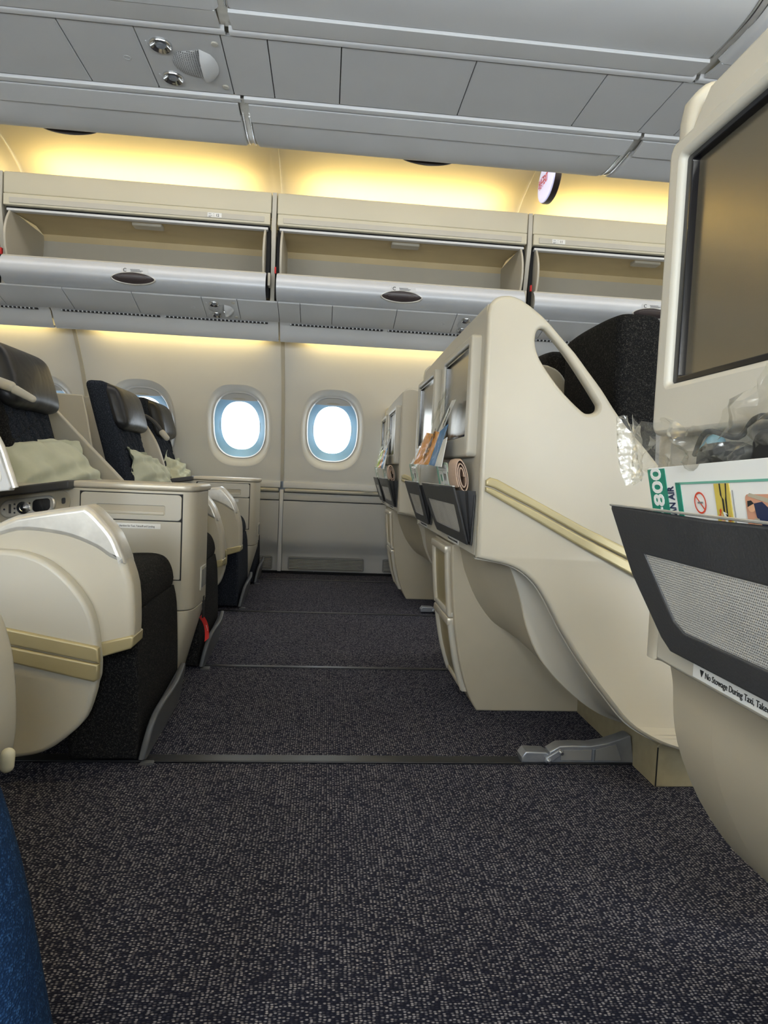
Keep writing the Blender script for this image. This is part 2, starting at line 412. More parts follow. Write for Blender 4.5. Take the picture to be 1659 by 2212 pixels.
def text(name, s, size, origin, ux, uy, m, parent=None, depth=0.0006, align='LEFT', sx=1.0, bold=0.0):
    """flat lettering: ux is the reading direction, uy the up direction of the letters"""
    cu = bpy.data.curves.new('txt', 'FONT'); cu.body = s; cu.size = size; cu.extrude = depth; cu.align_x = align; cu.resolution_u = 3; cu.offset = bold
    ob = bpy.data.objects.new('txt', cu); C.objects.link(ob)
    dg = bpy.context.evaluated_depsgraph_get()
    me = bpy.data.meshes.new_from_object(ob.evaluated_get(dg)); bpy.data.objects.remove(ob); bpy.data.curves.remove(cu)
    ux = Vector(ux).normalized(); uy = Vector(uy).normalized(); uz = ux.cross(uy)
    T = Matrix((ux * sx, uy, uz)).transposed().to_4x4(); T.translation = Vector(origin)
    me.transform(T); me.materials.clear()
    return put(name, me, m, parent, 0)
def struct(name, me, m, parent=None, sharp=35, label=None):
    o = put(name, me, m, parent, sharp)
    if parent is None: o['kind'] = 'structure'
    return o
def struct_empty(name, loc=(0, 0, 0)):
    o = bpy.data.objects.new(name, None); C.objects.link(o); o.location = loc; o['kind'] = 'structure'; return o

# ------------------------------------------------------------------ floor
XL, XR = -3.4, 3.2
YN, YF = -0.42, 4.86
struct('floor', rbox_mesh(XL, XR, YN - 0.1, YF + 0.1, -0.05, 0.0, 0), CARPET, sharp=0)
for i, (y, w) in enumerate(((1.662, 0.040), (2.466, 0.022), (3.43, 0.022), (4.46, 0.020))):
    o = plate('trim_%d' % (i + 1), rrect(XL + .02, XR - .02, y - w / 2, y + w / 2, 0.004), 0.0, 0.006 if i == 0 else 0.004, 'Z', RUBBER, None, 0.0028)
    o['kind'] = 'structure'

# ------------------------------------------------------------------ far sidewall with windows
WP = [(-0.05, 4.80), (0.6, 4.735), (0.66, 4.70), (0.85, 4.66), (1.03, 4.60), (1.2, 4.53), (1.35, 4.45), (1.55, 4.31), (1.68, 4.20)]
def wy(z):
    for (z0, y0), (z1, y1) in zip(WP, WP[1:]):
        if z <= z1: return y0 + (y1 - y0) * (z - z0) / (z1 - z0)
    return WP[-1][1]
WZ, WHX, WHZ = 1.018, 0.212, 0.264            # window centre height, half sizes of the opening in the panel
WXS = [-1.872, -1.237, -0.602, 0.033, 0.668, 1.303, 1.938]
def sq(t, cx, cz, a, b, p=2.7):
    c, s = math.cos(t), math.sin(t)
    return (cx + a * math.copysign(abs(c) ** (2 / p), c), cz + b * math.copysign(abs(s) ** (2 / p), s))
NT = 48
def cell_pt(t, x0, x1, z0, z1, cx, cz):
    c, s = math.cos(t), math.sin(t); k = 1e9
    if c > 1e-6: k = min(k, (x1 - cx) / c)
    if c < -1e-6: k = min(k, (x0 - cx) / c)
    if s > 1e-6: k = min(k, (z1 - cz) / s)
    if s < -1e-6: k = min(k, (z0 - cz) / s)
    return (cx + c * k, cz + s * k)
wall = struct_empty('wall_far', (0, 4.8, 0))
ZB, ZT = 0.655, 1.66
def window_cell(cx, x0, x1):
    rows = []
    corner = [math.atan2(z - WZ, x - cx) for x, z in ((x1, ZT), (x0, ZT), (x0, ZB), (x1, ZB))]
    ts = sorted(set([round(2 * PI * k / NT, 6) for k in range(NT)] + [round(a % (2 * PI), 6) for a in corner]))
    for f in (1.0, 0.72, 0.45, 0.22, 0.08, 0.0):
        row = []
        for t in ts:
            ox, oz = cell_pt(t, x0, x1, ZB, ZT, cx, WZ); ix, iz = sq(t, cx, WZ, WHX, WHZ)
            x, z = ix + (ox - ix) * f, iz + (oz - iz) * f
            row.append((x, wy(z), z))
        rows.append(row)
    return rows
edges = [-1.585, -0.305, 0.975]
panels = [(-2.865, -1.585, WXS[0], -2.5), (-1.585, -0.305, -1.237, -0.602), (-0.305, 0.975, 0.033, 0.668), (0.975, 2.255, 1.303, 1.938)]
for (x0, x1, wa, wb) in panels:
    vs, fs = [], []
    if wb < wa: wa, wb = wb, wa
    mid = (wa + wb) / 2
    for cx, xa, xb in ((wa, x0 + 0.006, mid), (wb, mid, x1 - 0.006)):
        rows = window_cell(cx, xa, xb); n = len(rows[0]); o = len(vs)
        vs += [p for r in rows for p in r]
        for j in range(len(rows) - 1):
            for i in range(n):
                a = o + j * n + i; b = o + j * n + (i + 1) % n
                fs.append((a, b, b + n, a + n))
    me = faces_mesh(vs, fs)
    bm = bmesh.new(); bm.from_mesh(me); bmesh.ops.remove_doubles(bm, verts=bm.verts[:], dist=1e-5); bm.to_mesh(me); bm.free()
    struct('wall_panel', me, WALLM, wall, 50)
for x in (-1.585, -0.305, 0.975):               # seam strips between panels
    prof = [(wy(z) - 0.004, z) for z in [0.66 + 0.05 * k for k in range(20)]]
    sweepX('seam_strip', prof, x - 0.011, x + 0.011, CREAM2, wall, 0.006)
    prof = [(wy(z) + 0.004, z) for z in [0.66 + 0.05 * k for k in range(20)]]
    sweepX('seam_gap', prof, x - 0.014, x + 0.014, GREYD, wall, 0.002)
# windows -----------------------------------------------------------
def ring(cx, a0, b0, y0, a1, b1, y1, dz0=0, dz1=0, n=56, p=2.7):
    return [[(sq(2 * PI * k / n, cx, WZ + dz0, a0, b0, p)[0], y0(sq(2 * PI * k / n, cx, WZ + dz0, a0, b0, p)[1]), sq(2 * PI * k / n, cx, WZ + dz0, a0, b0, p)[1]) for k in range(n)],
            [(sq(2 * PI * k / n, cx, WZ + dz1, a1, b1, p)[0], y1(sq(2 * PI * k / n, cx, WZ + dz1, a1, b1, p)[1]), sq(2 * PI * k / n, cx, WZ + dz1, a1, b1, p)[1]) for k in range(n)]]
def rings(cx, spec, n=56):
    rows = []
    for a, b, d, dz, p in spec:
        rows.append([(sq(2 * PI * k / n, cx, WZ + dz, a, b, p)[0], wy(sq(2 * PI * k / n, cx, WZ + dz, a, b, p)[1]) + d, sq(2 * PI * k / n, cx, WZ + dz, a, b, p)[1]) for k in range(n)])
    return rows
for i, cx in enumerate(WXS):
    w = struct_empty('window_%d' % (i + 1), (cx, 4.6, WZ))
    # flared bezel from the panel opening into the reveal
    loft('window_bezel', rings(cx, [(WHX + 0.006, WHZ + 0.006, -0.003, 0, 2.7), (WHX - 0.004, WHZ - 0.006, 0.000, 0, 2.7), (WHX - 0.018, WHZ - 0.024, 0.016, 0.002, 2.6), (0.183, 0.222, 0.030, 0.006, 2.6)]), WALLM, w, True)
    loft('window_gasket', rings(cx, [(0.184, 0.223, 0.029, 0.006, 2.6), (0.176, 0.215, 0.027, 0.006, 2.6), (0.170, 0.209, 0.040, 0.006, 2.6)]), GREY, w, True)
    loft('window_liner', rings(cx, [(0.171, 0.210, 0.039, 0.006, 2.6), (0.160, 0.200, 0.050, 0.006, 2.5), (0.130, 0.160, 0.085, 0.010, 2.3)]), LINER, w, True)
    n = 40
    vs = [(x, wy(z) + 0.083, z) for x, z in (sq(2 * PI * k / n, cx, WZ + 0.010, 0.132, 0.162, 2.3) for k in range(n))]
    put('window_pane', faces_mesh(vs, [tuple(range(n))]), PANE, w, 0)
    # parked shade at the top with its grip
    top = [(x, z) for x, z in (sq(PI * (0.27 + 0.46 * k / 16), cx, WZ + 0.006, 0.171, 0.210, 2.6) for k in range(17))]
    zc = min(z for x, z in top)
    poly = top + [(cx - 0.06, zc - 0.002), (cx, zc - 0.003), (cx + 0.06, zc - 0.002)]
    plate('window_shade', poly, 0.0, 0.004, 'Y', GREYD, w, 0.0015, warp=lambda v: Vector((v.x, wy(v.z) + 0.036 + v.y, v.z)))
    plate('shade_grip', ell(cx, zc + 0.008, 0.045, 0.006), 0.0, 0.008, 'Y', CREAM2, w, 0.003, warp=lambda v: Vector((v.x, wy(v.z) + 0.030 + v.y, v.z)))
# unseen outer skin, added so daylight enters only through the windows: built as strips between openings
sk = struct_empty('trim_20', (0, 4.9, 0))
def skin_strip(x0, x1, z0, z1, d=0.09):
    vs = [(x0, wy(z0) + d, z0), (x1, wy(z0) + d, z0), (x1, wy(z1) + d, z1), (x0, wy(z1) + d, z1)]
    put('fuselage_skin', faces_mesh(vs, [(0, 1, 2, 3)]), GREYD, sk, 0)
skin_strip(XL, XR, -0.05, 0.66); skin_strip(XL, XR, 0.66, 0.80); skin_strip(XL, XR, 1.245, 1.68)
lastx = XL
for cx in sorted(WXS + [-2.5]):
    skin_strip(lastx, cx - 0.135, 0.80, 1.245); lastx = cx + 0.135
skin_strip(lastx, XR, 0.80, 1.245)
# dado -----------------------------------------------------------------
def dado_y(z): return 4.725 + 0.055 * max(0, (0.30 - z) / 0.30) if z < 0.3 else 4.725
for x0, x1 in ((-2.865, -1.585), (-1.585, -0.305), (-0.305, 0.975), (0.975, 2.255)):
    d = put('dado_panel', loft_mesh([[(x, y, z) for y, z in ((4.742, 0.02), (4.735, 0.10), (4.732, 0.165), (4.70, 0.20), (4.69, 0.26), (4.69, 0.52))] for x in (x0 + 0.016, x1 - 0.016)], thick=0.006), DADO, wall, 40)
    rbox('rail_base', (x0 + 0.016, x1 - 0.016, 4.69, 4.76, 0.527, 0.578), DADO, wall, 0.004)
    rbox('armrest_rail', (x0 + 0.02, x1 - 0.02, 4.676, 4.745, 0.583, 0.608), CREAM2, wall, 0.011, 3)
    plate('rail_catch', ell((x0 + x1) / 2 - 0.03, 4.672, 0.035, 0.012), 0.6085, 0.611, 'Z', GREY, wall, 0.001)
    rbox('ledge_strip', (x0 + 0.01, x1 - 0.01, 4.69, 4.78, 0.612, 0.655), GREY, wall, 0.003)
    for a, b in ((x0 + 0.06, x0 + 0.60), (x0 + 0.735, x1 - 0.05)):
        fr = plate('vent_frame', [rrect(a, b, 0.03, 0.125, 0.012), rrect(a + 0.01, b - 0.01, 0.038, 0.117, 0.006)], 4.708, 4.726, 'Y', VENTM, wall, 0.002)
        put('vent_recess', rbox_mesh(a + 0.008, b - 0.008, 4.722, 4.726, 0.036, 0.119, 0), BLACK, wall, 0)
        for k in range(8):
            z = 0.043 + 0.0099 * k
            put('slat', rbox_mesh(a + 0.009, b - 0.009, 4.711, 4.722, z, z + 0.0045, 0.001, 1), DADO, wall)
for x in (-1.585, -0.305, 0.975):
    rbox('dado_seam', (x - 0.014, x + 0.014, 4.70, 4.76, 0.02, 0.60), GREY, wall, 0.004)
o = struct('baseboard_far', rbox_mesh(XL, XR, 4.745, 4.80, 0.0, 0.028, 0.004), BLACK)
for k in range(9):
    plate('screw', ell(-1.9 + 0.46 * k, 0.018, 0.005, 0.005, 10), 4.741, 4.746, 'Y', CHROME, o, 0.001)

# ------------------------------------------------------------------ near sidewall behind the camera, ends, lower hull
nw = struct_empty('wall_near', (0, YN, 0))
def near_strip(x0, x1, z0, z1):
    put('wall_panel', faces_mesh([(x0, YN, z0), (x1, YN, z0), (x1, YN, z1), (x0, YN, z1)], [(3, 2, 1, 0)]), WALLM, nw, 0)
near_strip(XL, XR, -0.05, 0.80); near_strip(XL, XR, 1.245, 2.32)
lastx = XL
for cx in WXS + [2.57]:
    near_strip(lastx, cx - 0.13, 0.80, 1.245); lastx = cx + 0.13
near_strip(lastx, XR, 0.80, 1.245)
struct('wall_left', rbox_mesh(XL - 0.05, XL, YN - 0.1, YF + 0.1, -0.05, 2.6, 0), CREAM2)
struct('wall_right', rbox_mesh(XR, XR + 0.05, YN - 0.1, YF + 0.1, -0.05, 2.6, 0), CREAM2)

# ------------------------------------------------------------------ ceiling coves
CY = 2.21                                           # centre line of the cabin
COVE = smooth([(4.02, 2.20), (3.97, 2.285), (3.86, 2.355), (3.61, 2.425), (3.3, 2.475), (2.95, 2.50), (2.6, 2.505)], 5)
ceil = struct_empty('ceiling', (0, CY, 2.5))
JX = [-3.185, -1.76, -0.335, 1.09, 2.515]
for a, b in zip(JX, JX[1:]):
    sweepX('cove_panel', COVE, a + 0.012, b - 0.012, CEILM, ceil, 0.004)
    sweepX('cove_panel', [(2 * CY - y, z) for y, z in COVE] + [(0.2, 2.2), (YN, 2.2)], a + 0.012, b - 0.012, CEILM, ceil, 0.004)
for x in JX:
    sweepX('cove_rib', [(y - 0.008 if z < 2.4 else y, z - 0.006) for y, z in COVE], x - 0.02, x + 0.02, CEILM, ceil, 0.008)
    sweepX('cove_rib', [(2 * CY - y, z - 0.008) for y, z in COVE], x - 0.02, x + 0.02, CEILM, ceil, 0.008)
put('crown_panel', rbox_mesh(XL, XR, 1.7, 2.8, 2.5, 2.53, 0), CEILM, ceil, 0)
# roof hull closing the space above the wall bins
put('hull_panel', rbox_mesh(XL, XR, 4.0, 4.9, 2.3, 2.32, 0), CEILM, ceil, 0)
put('hull_panel', faces_mesh([(XL, 4.32, 1.60), (XR, 4.32, 1.60), (XR, 4.32, 2.31), (XL, 4.32, 2.31)], [(0, 1, 2, 3)]), CEILM, ceil, 0)

# ------------------------------------------------------------------ overhead bins
def latch_label(parent, x, y, z, ux=(1, 0, 0), uy=(0, -0.35, 1)):
    plate('sticker', rrect(x - 0.01, x + 0.125, z - 0.012, z + 0.012, 0.002), y - 0.0006, y + 0.0006, 'Y', GREY, parent, 0.0003)
    text('lettering', 'C', 0.026, (x - 0.002, y - 0.0015, z - 0.009), (1, 0, 0), (0, 0, 1), INK, parent)
    for dx, dz, w in ((0.034, 0.0045, 0.05), (0.037, -0.001, 0.062), (0.037, -0.006, 0.055)):
        put('print_line', rbox_mesh(x + dx, x + dx + w, y - 0.0014, y - 0.0007, z + dz - 0.0014, z + dz + 0.0014, 0), INKG, parent, 0)
# open window-side bins
def wall_bin(x0, x1, label, row=None, exit_tag=False):
    t = thing('overhead_bin', label, 'overhead bin', ((x0 + x1) / 2, 3.9, 1.65), 'open window-side overhead bins')
    rbox('fascia', (x0, x1, 3.72, 3.80, 2.122, 2.235), FASCIA, t, 0.008, 3)
    rbox('fascia_ledge', (x0, x1, 3.785, 4.0, 2.205, 2.215), FASCIA, t, 0.002)
    plate('label_rail', [rrect(x0 + 0.004, x1 - 0.004, 2.060, 2.119, 0.004)], 3.712, 3.78, 'Y', FASCIA, t, 0.004)
    plate('rail_insert', rrect(x0 + 0.035, x1 - 0.035, 2.071, 2.100, 0.003), 3.7085, 3.713, 'Y', CREAM2, t, 0.0015)
    if row:
        px = row[1]
        s = plate('row_placard', rrect(px, px + 0.075, 2.0735, 2.0975, 0.002), 3.7065, 3.709, 'Y', WHITE, t, 0.0006)
        text('lettering', row[0], 0.019, (px + 0.043, 3.7055, 2.0785), (1, 0, 0), (0, 0, 1), INK, t)
        for k, (dx, dz, w) in enumerate(((0.006, 0.091, 0.014), (0.006, 0.081, 0.019), (0.006, 0.076, 0.012), (0.031, 0.091, 0.004), (0.031, 0.080, 0.004))):
            put('print_line', rbox_mesh(px + dx, px + dx + w, 3.7058, 3.7066, 2.0 + dz - 0.001, 2.0 + dz + 0.001, 0), INKG, t, 0)
    put('gap_strip', rbox_mesh(x0 + 0.01, x1 - 0.01, 3.735, 3.78, 2.048, 2.06, 0), BLACK, t, 0)
    put('soft_edge', rbox_mesh(x0 + 0.015, x1 - 0.015, 3.725, 3.76, 2.036, 2.049, 0.003), GREY, t)
    # lining: roof, back, floor
    prof = [(3.755, 2.045), (4.05, 2.075), (4.14, 2.06), (4.15, 2.02)]
    sweepX('lining_roof', prof, x0 + 0.03, x1 - 0.03, BININ, t, 0.004)
    sweepX('lining_back', [(4.15, 2.025), (4.13, 1.86), (4.06, 1.73)], x0 + 0.03, x1 - 0.03, CREAM2, t, 0.004)
    xm = (x0 + x1) / 2 + 0.03
    plate('roof_catch', rrect(xm - 0.09, xm + 0.07, 3.79, 3.86, 0.01), 2.03, 2.052, 'Z', CREAM, t, 0.006)
    # the bucket hangs open
    outer = smooth([(3.685, 1.792), (3.662, 1.765), (3.652, 1.735), (3.658, 1.705), (3.685, 1.677), (3.73, 1.659), (3.80, 1.652)], 5)
    inner = [(y + 0.016, z + 0.012) for y, z in outer][::-1]
    b = put('bucket', loft_mesh([[(x, y, z) for y, z in outer] for x in (x0 + 0.012, x0 + 0.02, x1 - 0.02, x1 - 0.012)]), BUCKET, t, 60)
    rbox('bucket_lip', (x0 + 0.014, x1 - 0.014, 3.682, 3.702, 1.786, 1.797), CREAM, t, 0.004)
    sweepX('bucket_lining', [(3.70, 1.79), (3.69, 1.74), (3.75, 1.69), (4.0, 1.69), (4.09, 1.76)], x0 + 0.03, x1 - 0.03, CREAM2, t, 0.004)
    side = smooth([(3.70, 1.79), (3.675, 1.85), (3.672, 1.92), (3.69, 1.98), (3.725, 2.035)], 5) + [(3.80, 2.045), (4.15, 2.05), (4.13, 1.80), (3.80, 1.70), (3.72, 1.72)]
    for xs in (x0 + 0.024, x1 - 0.036):
        plate('bucket_side', side, xs, xs + 0.012, 'X', CREAM, t, 0.004)
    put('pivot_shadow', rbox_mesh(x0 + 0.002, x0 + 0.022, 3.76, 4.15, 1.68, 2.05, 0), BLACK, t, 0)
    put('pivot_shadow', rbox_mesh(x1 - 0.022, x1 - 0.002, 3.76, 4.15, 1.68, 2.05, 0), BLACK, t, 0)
    lx = (x0 + x1) / 2 - 0.005
    arc = [0.0]
    for (a, b), (c, d) in zip(outer, outer[1:]): arc.append(arc[-1] + math.hypot(c - a, d - b))
    def on_bucket(v, off):
        q = min(max(0.097 - v.z, 0), arc[-1] - 1e-4)
        for k in range(len(outer) - 1):
            if q <= arc[k + 1]:
                f_ = (q - arc[k]) / (arc[k + 1] - arc[k]); (a, b), (c, d) = outer[k], outer[k + 1]
                L_ = arc[k + 1] - arc[k]; ny, nz = (d - b) / L_, -(c - a) / L_
                return Vector((v.x, a + (c - a) * f_ + ny * (off - v.y), b + (d - b) * f_ + nz * (off - v.y)))
    plate('latch', [ell(lx, 0.0, 0.116, 0.034, 40, 1.8), ell(lx, 0.003, 0.108, 0.027, 40, 1.8)], -0.004, 0.004, 'Y', SILVER, t, 0.003, warp=lambda v: on_bucket(v, 0.003))
    plate('latch_grip', ell(lx, 0.003, 0.109, 0.028, 40, 1.8), -0.002, 0.004, 'Y', LATCH, t, 0.001, warp=lambda v: on_bucket(v, 0.002))
    plate('latch_edge', ell(lx - 0.004, 0.006, 0.075, 0.017, 40, 1.8), -0.003, 0.003, 'Y', LATCH, t, 0.002, warp=lambda v: on_bucket(v, 0.003))
    latch_label(t, lx - 0.05, 3.6515, 1.749)
    return t
bins = [(-3.165, -1.775, 'open grey overhead bin cut by the left edge of the photo', None),
        (-1.74, -0.35, 'open overhead bin with grey bucket under the row 12 placard', ('12', -0.686)),
        (-0.318, 1.075, 'open overhead bin without placard between the rows 12 and 11 bins', None),
        (1.105, 2.50, 'open overhead bin under the row 11 placard, partly behind the near seat shell', ('11', 1.215))]
for b in bins: wall_bin(*b)
for i, x in enumerate((-1.757, -0.334, 1.09)):
    o = plate('trim_%d' % (10 + i), [(3.725, 2.235), (3.715, 2.05), (3.74, 1.95), (3.765, 1.80), (3.77, 1.66), (3.9, 1.66), (3.9, 2.235)], x - 0.012, x + 0.012, 'X', CREAM2, None, 0.003)
    o['kind'] = 'structure'
    hk = rbox('red_catch', (x + 0.013, x + 0.022, 3.70, 3.72, 1.80, 1.835), RED, o, 0.003)
    rbox('pivot_catch', (x - 0.022, x - 0.008, 3.695, 3.75, 1.73, 1.80), CREAM, o, 0.004)

# closed centre bins, both faces
def centre_bin(x0, x1, far, label):
    f = (lambda y: y) if far else (lambda y: 2 * CY - y)
    t = thing('overhead_bin', label, 'overhead bin', ((x0 + x1) / 2, f(2.6), 2.0), 'closed centre overhead bins')
    def sw(n, prof, m, a=x0, b=x1, th=0.01):
        return sweepX(n, [(f(y), z) for y, z in prof], a, b, m, t, th, 45)
    sw('edge_rail', [(2.372, 2.006), (2.376, 1.996), (2.392, 1.993), (2.402, 1.997), (2.406, 2.006)], GREY, x0 - 0.01, x1 + 0.01, 0.003)
    sw('shadow_gap', [(2.366, 2.008), (2.372, 2.008)], BLACK, x0 - 0.01, x1 + 0.01, 0.002)
    body = [(2.410, 2.004), (2.45, 1.997), (2.498, 1.992)]
    sw('bin_floor', body, GREY, x0 + 0.002, x1 - 0.002)
    door = smooth([(2.502, 1.990), (2.60, 1.985), (2.69, 1.994), (2.755, 2.020), (2.80, 2.062), (2.825, 2.13), (2.825, 2.25), (2.80, 2.40), (2.78, 2.49)], 5)
    # door with rounded lower corners
    rows = []
    for x, k in ((x0 + 0.001, 0.012), (x0 + 0.004, 0.005), (x0 + 0.012, 0.0), (x1 - 0.012, 0.0), (x1 - 0.004, 0.005), (x1 - 0.001, 0.012)):
        rows.append([(x, f(y - k * 0.6), z + k) for y, z in door])
    d = loft('bin_door', rows, GREY, t, thick=0.01 if far else -0.01, sharp=60)
    put('seam', loft_mesh([[(x, f(y), z) for y, z in ((2.4985, 1.9925), (2.5025, 1.9905))] for x in (x0, x1)]), GREY, t, 0)
    lx = (x0 + x1) / 2 - 0.01
    plate('latch', ell(lx, 0.0, 0.112, 0.026, 36, 1.8), -0.006, 0.006, 'Y', LATCH, t, 0.003,
          warp=lambda v: Vector((v.x, f(2.792 + v.y), 2.046 + v.z)))
    return t
cb = [(-1.744, -0.351), (-0.319, 1.074), (1.106, 2.499)]
fl = ['closed grey centre bin above the far aisle, left one of its row', 'closed grey centre bin above the far aisle, middle of the photo', 'closed grey centre bin above the far aisle, right end beside the near seat shell']
nl = ['closed grey centre bin on the near side of the ceiling, top left corner', 'long closed grey centre bin on the near side of the ceiling, top middle and right', 'closed grey centre bin on the near side, top right corner past the joint']
for i, (a, b) in enumerate(cb):
    centre_bin(a, b, True, fl[i]); centre_bin(a, b, False, nl[i])
n = 13
for x in (-1.76, -0.335, 1.09):
    for far in (True, False):
        f = (lambda y: y) if far else (lambda y: 2 * CY - y)
        prof = smooth([(2.40, 2.010), (2.60, 2.000), (2.69, 2.005), (2.75, 2.030), (2.79, 2.075), (2.81, 2.14), (2.81, 2.4)], 4)
        o = sweepX('trim_%d' % n, [(f(y), z) for y, z in prof], x - 0.017, x + 0.017, SILVER, None, 0.004)
        o['kind'] = 'structure'; n += 1
        for xe in (-0.011, 0.011):
            tube('chrome_edge', [(x + xe, f(y), z - 0.004) for y, z in prof[2:23]], 0.0035, CHROME, o, 8)

# ------------------------------------------------------------------ service panels
def reading_light(t, c, ax, r=0.026):
    l = lathe('reading_light', [(r, 0.0), (r * 0.98, -0.007), (r * 0.90, -0.0095), (r * 0.80, -0.008), (r * 0.58, -0.002), (r * 0.45, -0.0012)], c, ax, CHROME, t, 24)
    lathe('lens', [(r * 0.50, -0.001), (r * 0.42, -0.006), (r * 0.30, -0.008), (r * 0.22, -0.006), (0.0, -0.005)], c, ax, ALU, l, 20)
def speaker_dome(t, cx, cy, z, sy, ux=0.0):
    """pointed oval: perforated half towards -x, smooth raised lid towards +x"""
    rows = []
    for j in range(9):
        v = -1 + 2 * j / 8; hw = 0.088 * max(0, 1 - v * v) ** 0.38
        rows.append([(cx - 0.004 - hw * u, cy + 0.072 * v * sy, z(cy + 0.072 * v * sy) - 0.010 * math.sin(PI * min(1, u + 0.001)) * (1 - v * v)) for u in [k / 8 for k in range(9)]])
    loft('speaker_grille', rows, DOTS, t, thick=0.002, sharp=60)
    rows = []
    for j in range(9):
        v = -1 + 2 * j / 8; hw = 0.048 * math.sqrt(max(0, 1 - v * v)) ** 1.1
        rows.append([(cx + hw * u, cy + 0.080 * v * sy, z(cy + 0.080 * v * sy) - 0.002 - 0.030 * math.sqrt(max(0, 1 - v * v)) * math.cos(u * PI / 2) ** 0.8) for u in [k / 8 for k in range(9)]])
    loft('speaker_lid', rows, GREY, t, thick=0.002, sharp=60)
    for k in (-1, 1):
        rbox('lid_slot', (cx - 0.003, cx + 0.003, cy + k * 0.022 - 0.014, cy + k * 0.022 + 0.014, z(cy) - 0.024, z(cy) - 0.016), CHROME, t, 0.002)
def service_row(joints, light_idx, near, far, label, group, loc, cyl):
    (yn, zn), (yf, zf) = near, far
    zz = lambda y: zn + (zf - zn) * (y - yn) / (yf - yn)
    t = thing('service_panel', label, 'ceiling panel', loc, group)
    for a, b in zip(joints, joints[1:]):
        me = rbox_mesh(a + 0.0016, b - 0.0016, yn, yf, -0.004, 0.006, 0.0015, 1)
        for v in me.vertices: v.co.z += zz(v.co.y)
        put('panel', me, GREYD, t)
    put('panel_backing', faces_mesh([(joints[0], yn, zn + 0.005), (joints[-1], yn, zn + 0.005), (joints[-1], yf, zf + 0.005), (joints[0], yf, zf + 0.005)], [(0, 1, 2, 3)]), BLACK, t, 0)
    nrm = Vector((0, (zf - zn), -(yf - yn))).normalized(); nrm = -nrm if nrm.z > 0 else nrm
    for li in light_idx:
        a, b = joints[li], joints[li + 1]; ym = (yn + yf) / 2; h = (yf - yn)
        for k in (-1, 1):
            y = ym + k * h * 0.27
            reading_light(t, (a + 0.062, y, zz(y) - 0.004), tuple(-nrm), 0.034 if h > 0.25 else 0.027)
            rbox('call_mark', (a + 0.019, a + 0.023, y - 0.012, y + 0.012, zz(y) - 0.0055, zz(y) - 0.003), GREY, t, 0.001)
        speaker_dome(t, b - 0.075, ym, lambda y: zz(y) - 0.004, h / 0.31 if h < 0.3 else 1.0)
        for k in (-1, 1):
            y = ym + k * h * 0.36
            lathe('knob', [(0.011, 0.0), (0.010, -0.004), (0.006, -0.005), (0.0, -0.004)], (b - 0.022, y, zz(y) - 0.004), tuple(-nrm), CREAM2, t, 14)
        y = ym
        lathe('latch_ring', [(0.011, -0.0005), (0.011, -0.0015), (0.009, -0.0015), (0.009, -0.0005)], (a - 0.06, y, zz(y) - 0.004), tuple(-nrm), GREY, t, 18)
    return t
service_row([-1.76, -1.4, -0.825, -0.608, -0.36, -0.223, -0.003, 0.408, 0.82, 1.065, 1.2, 1.6], [3], (2.056, 2.006), (2.365, 2.006),
            'grey service panel strip with two chrome lights and speaker between the centre bins', None, (0, 2.21, 2.0), 0)
service_row([-2.2, -1.81, -1.444, -1.082, -0.713, -0.522, -0.301, -0.179, 0.0, 0.36, 0.70, 0.888, 1.109, 1.231, 1.6, 2.0], [4, 10], (3.735, 1.655), (3.93, 1.593),
            'grey service panel strip with reading lights under the open window bins', None, (0, 3.83, 1.62), 0)
# vent fascia above the sidewall light
vf = thing('vent_fascia', 'grey fascia with slotted air outlet above the window wall light', 'vent', (0, 3.97, 1.55))
for x0, x1 in ((-2.865, -1.59), (-1.58, -0.31), (-0.30, 0.97), (0.98, 2.25)):
    sweepX('fascia', [(3.932, 1.592), (3.945, 1.586), (3.962, 1.575), (3.985, 1.54), (4.012, 1.502), (4.03, 1.497), (4.05, 1.51)], x0, x1, GREY, vf, 0.006)
    for a, b in ((x0 + 0.06, x0 + 0.60), (x0 + 0.63, x1 - 0.06)):
        put('vent_slot', rbox_mesh(a, b, 3.934, 3.953, 1.579, 1.5855, 0), BLACK, vf, 0)
        nb = int((b - a) / 0.022); bm = bmesh.new()
        for k in range(nb):
            xa = a + (b - a) * k / nb
            bmesh.ops.create_cube(bm, size=1, matrix=Matrix.Translation((xa + 0.004, 3.942, 1.581)) @ Matrix.Diagonal((0.007, 0.024, 0.008, 1)))
        o = put('louvre', bm_mesh(bm), GREYD, vf, 0); o['kind'] = 'stuff'

# exit sign
ex = thing('exit_sign', 'oval lit exit sign hanging from the yellow ceiling, red letters', 'sign', (1.1, 3.45, 2.3))
plate('sign_body', ell(3.45, 2.300, 0.135, 0.108, 40, 2.1), 1.085, 1.118, 'X', LATCH, ex, 0.006)
plate('sign_face', ell(3.45, 2.301, 0.131, 0.104, 40, 2.1), 1.078, 1.086, 'X', SIGNM, ex, 0.002)
text('lettering', '비상구EXIT', 0.062, (1.0765, 3.567, 2.290), (0, -1, 0), (0, 0, 1), REDP, ex, 0.0004, sx=0.50, bold=0.0012)
rbox('sign_stem', (1.09, 1.112, 3.42, 3.48, 2.39, 2.47), LATCH, ex, 0.004)

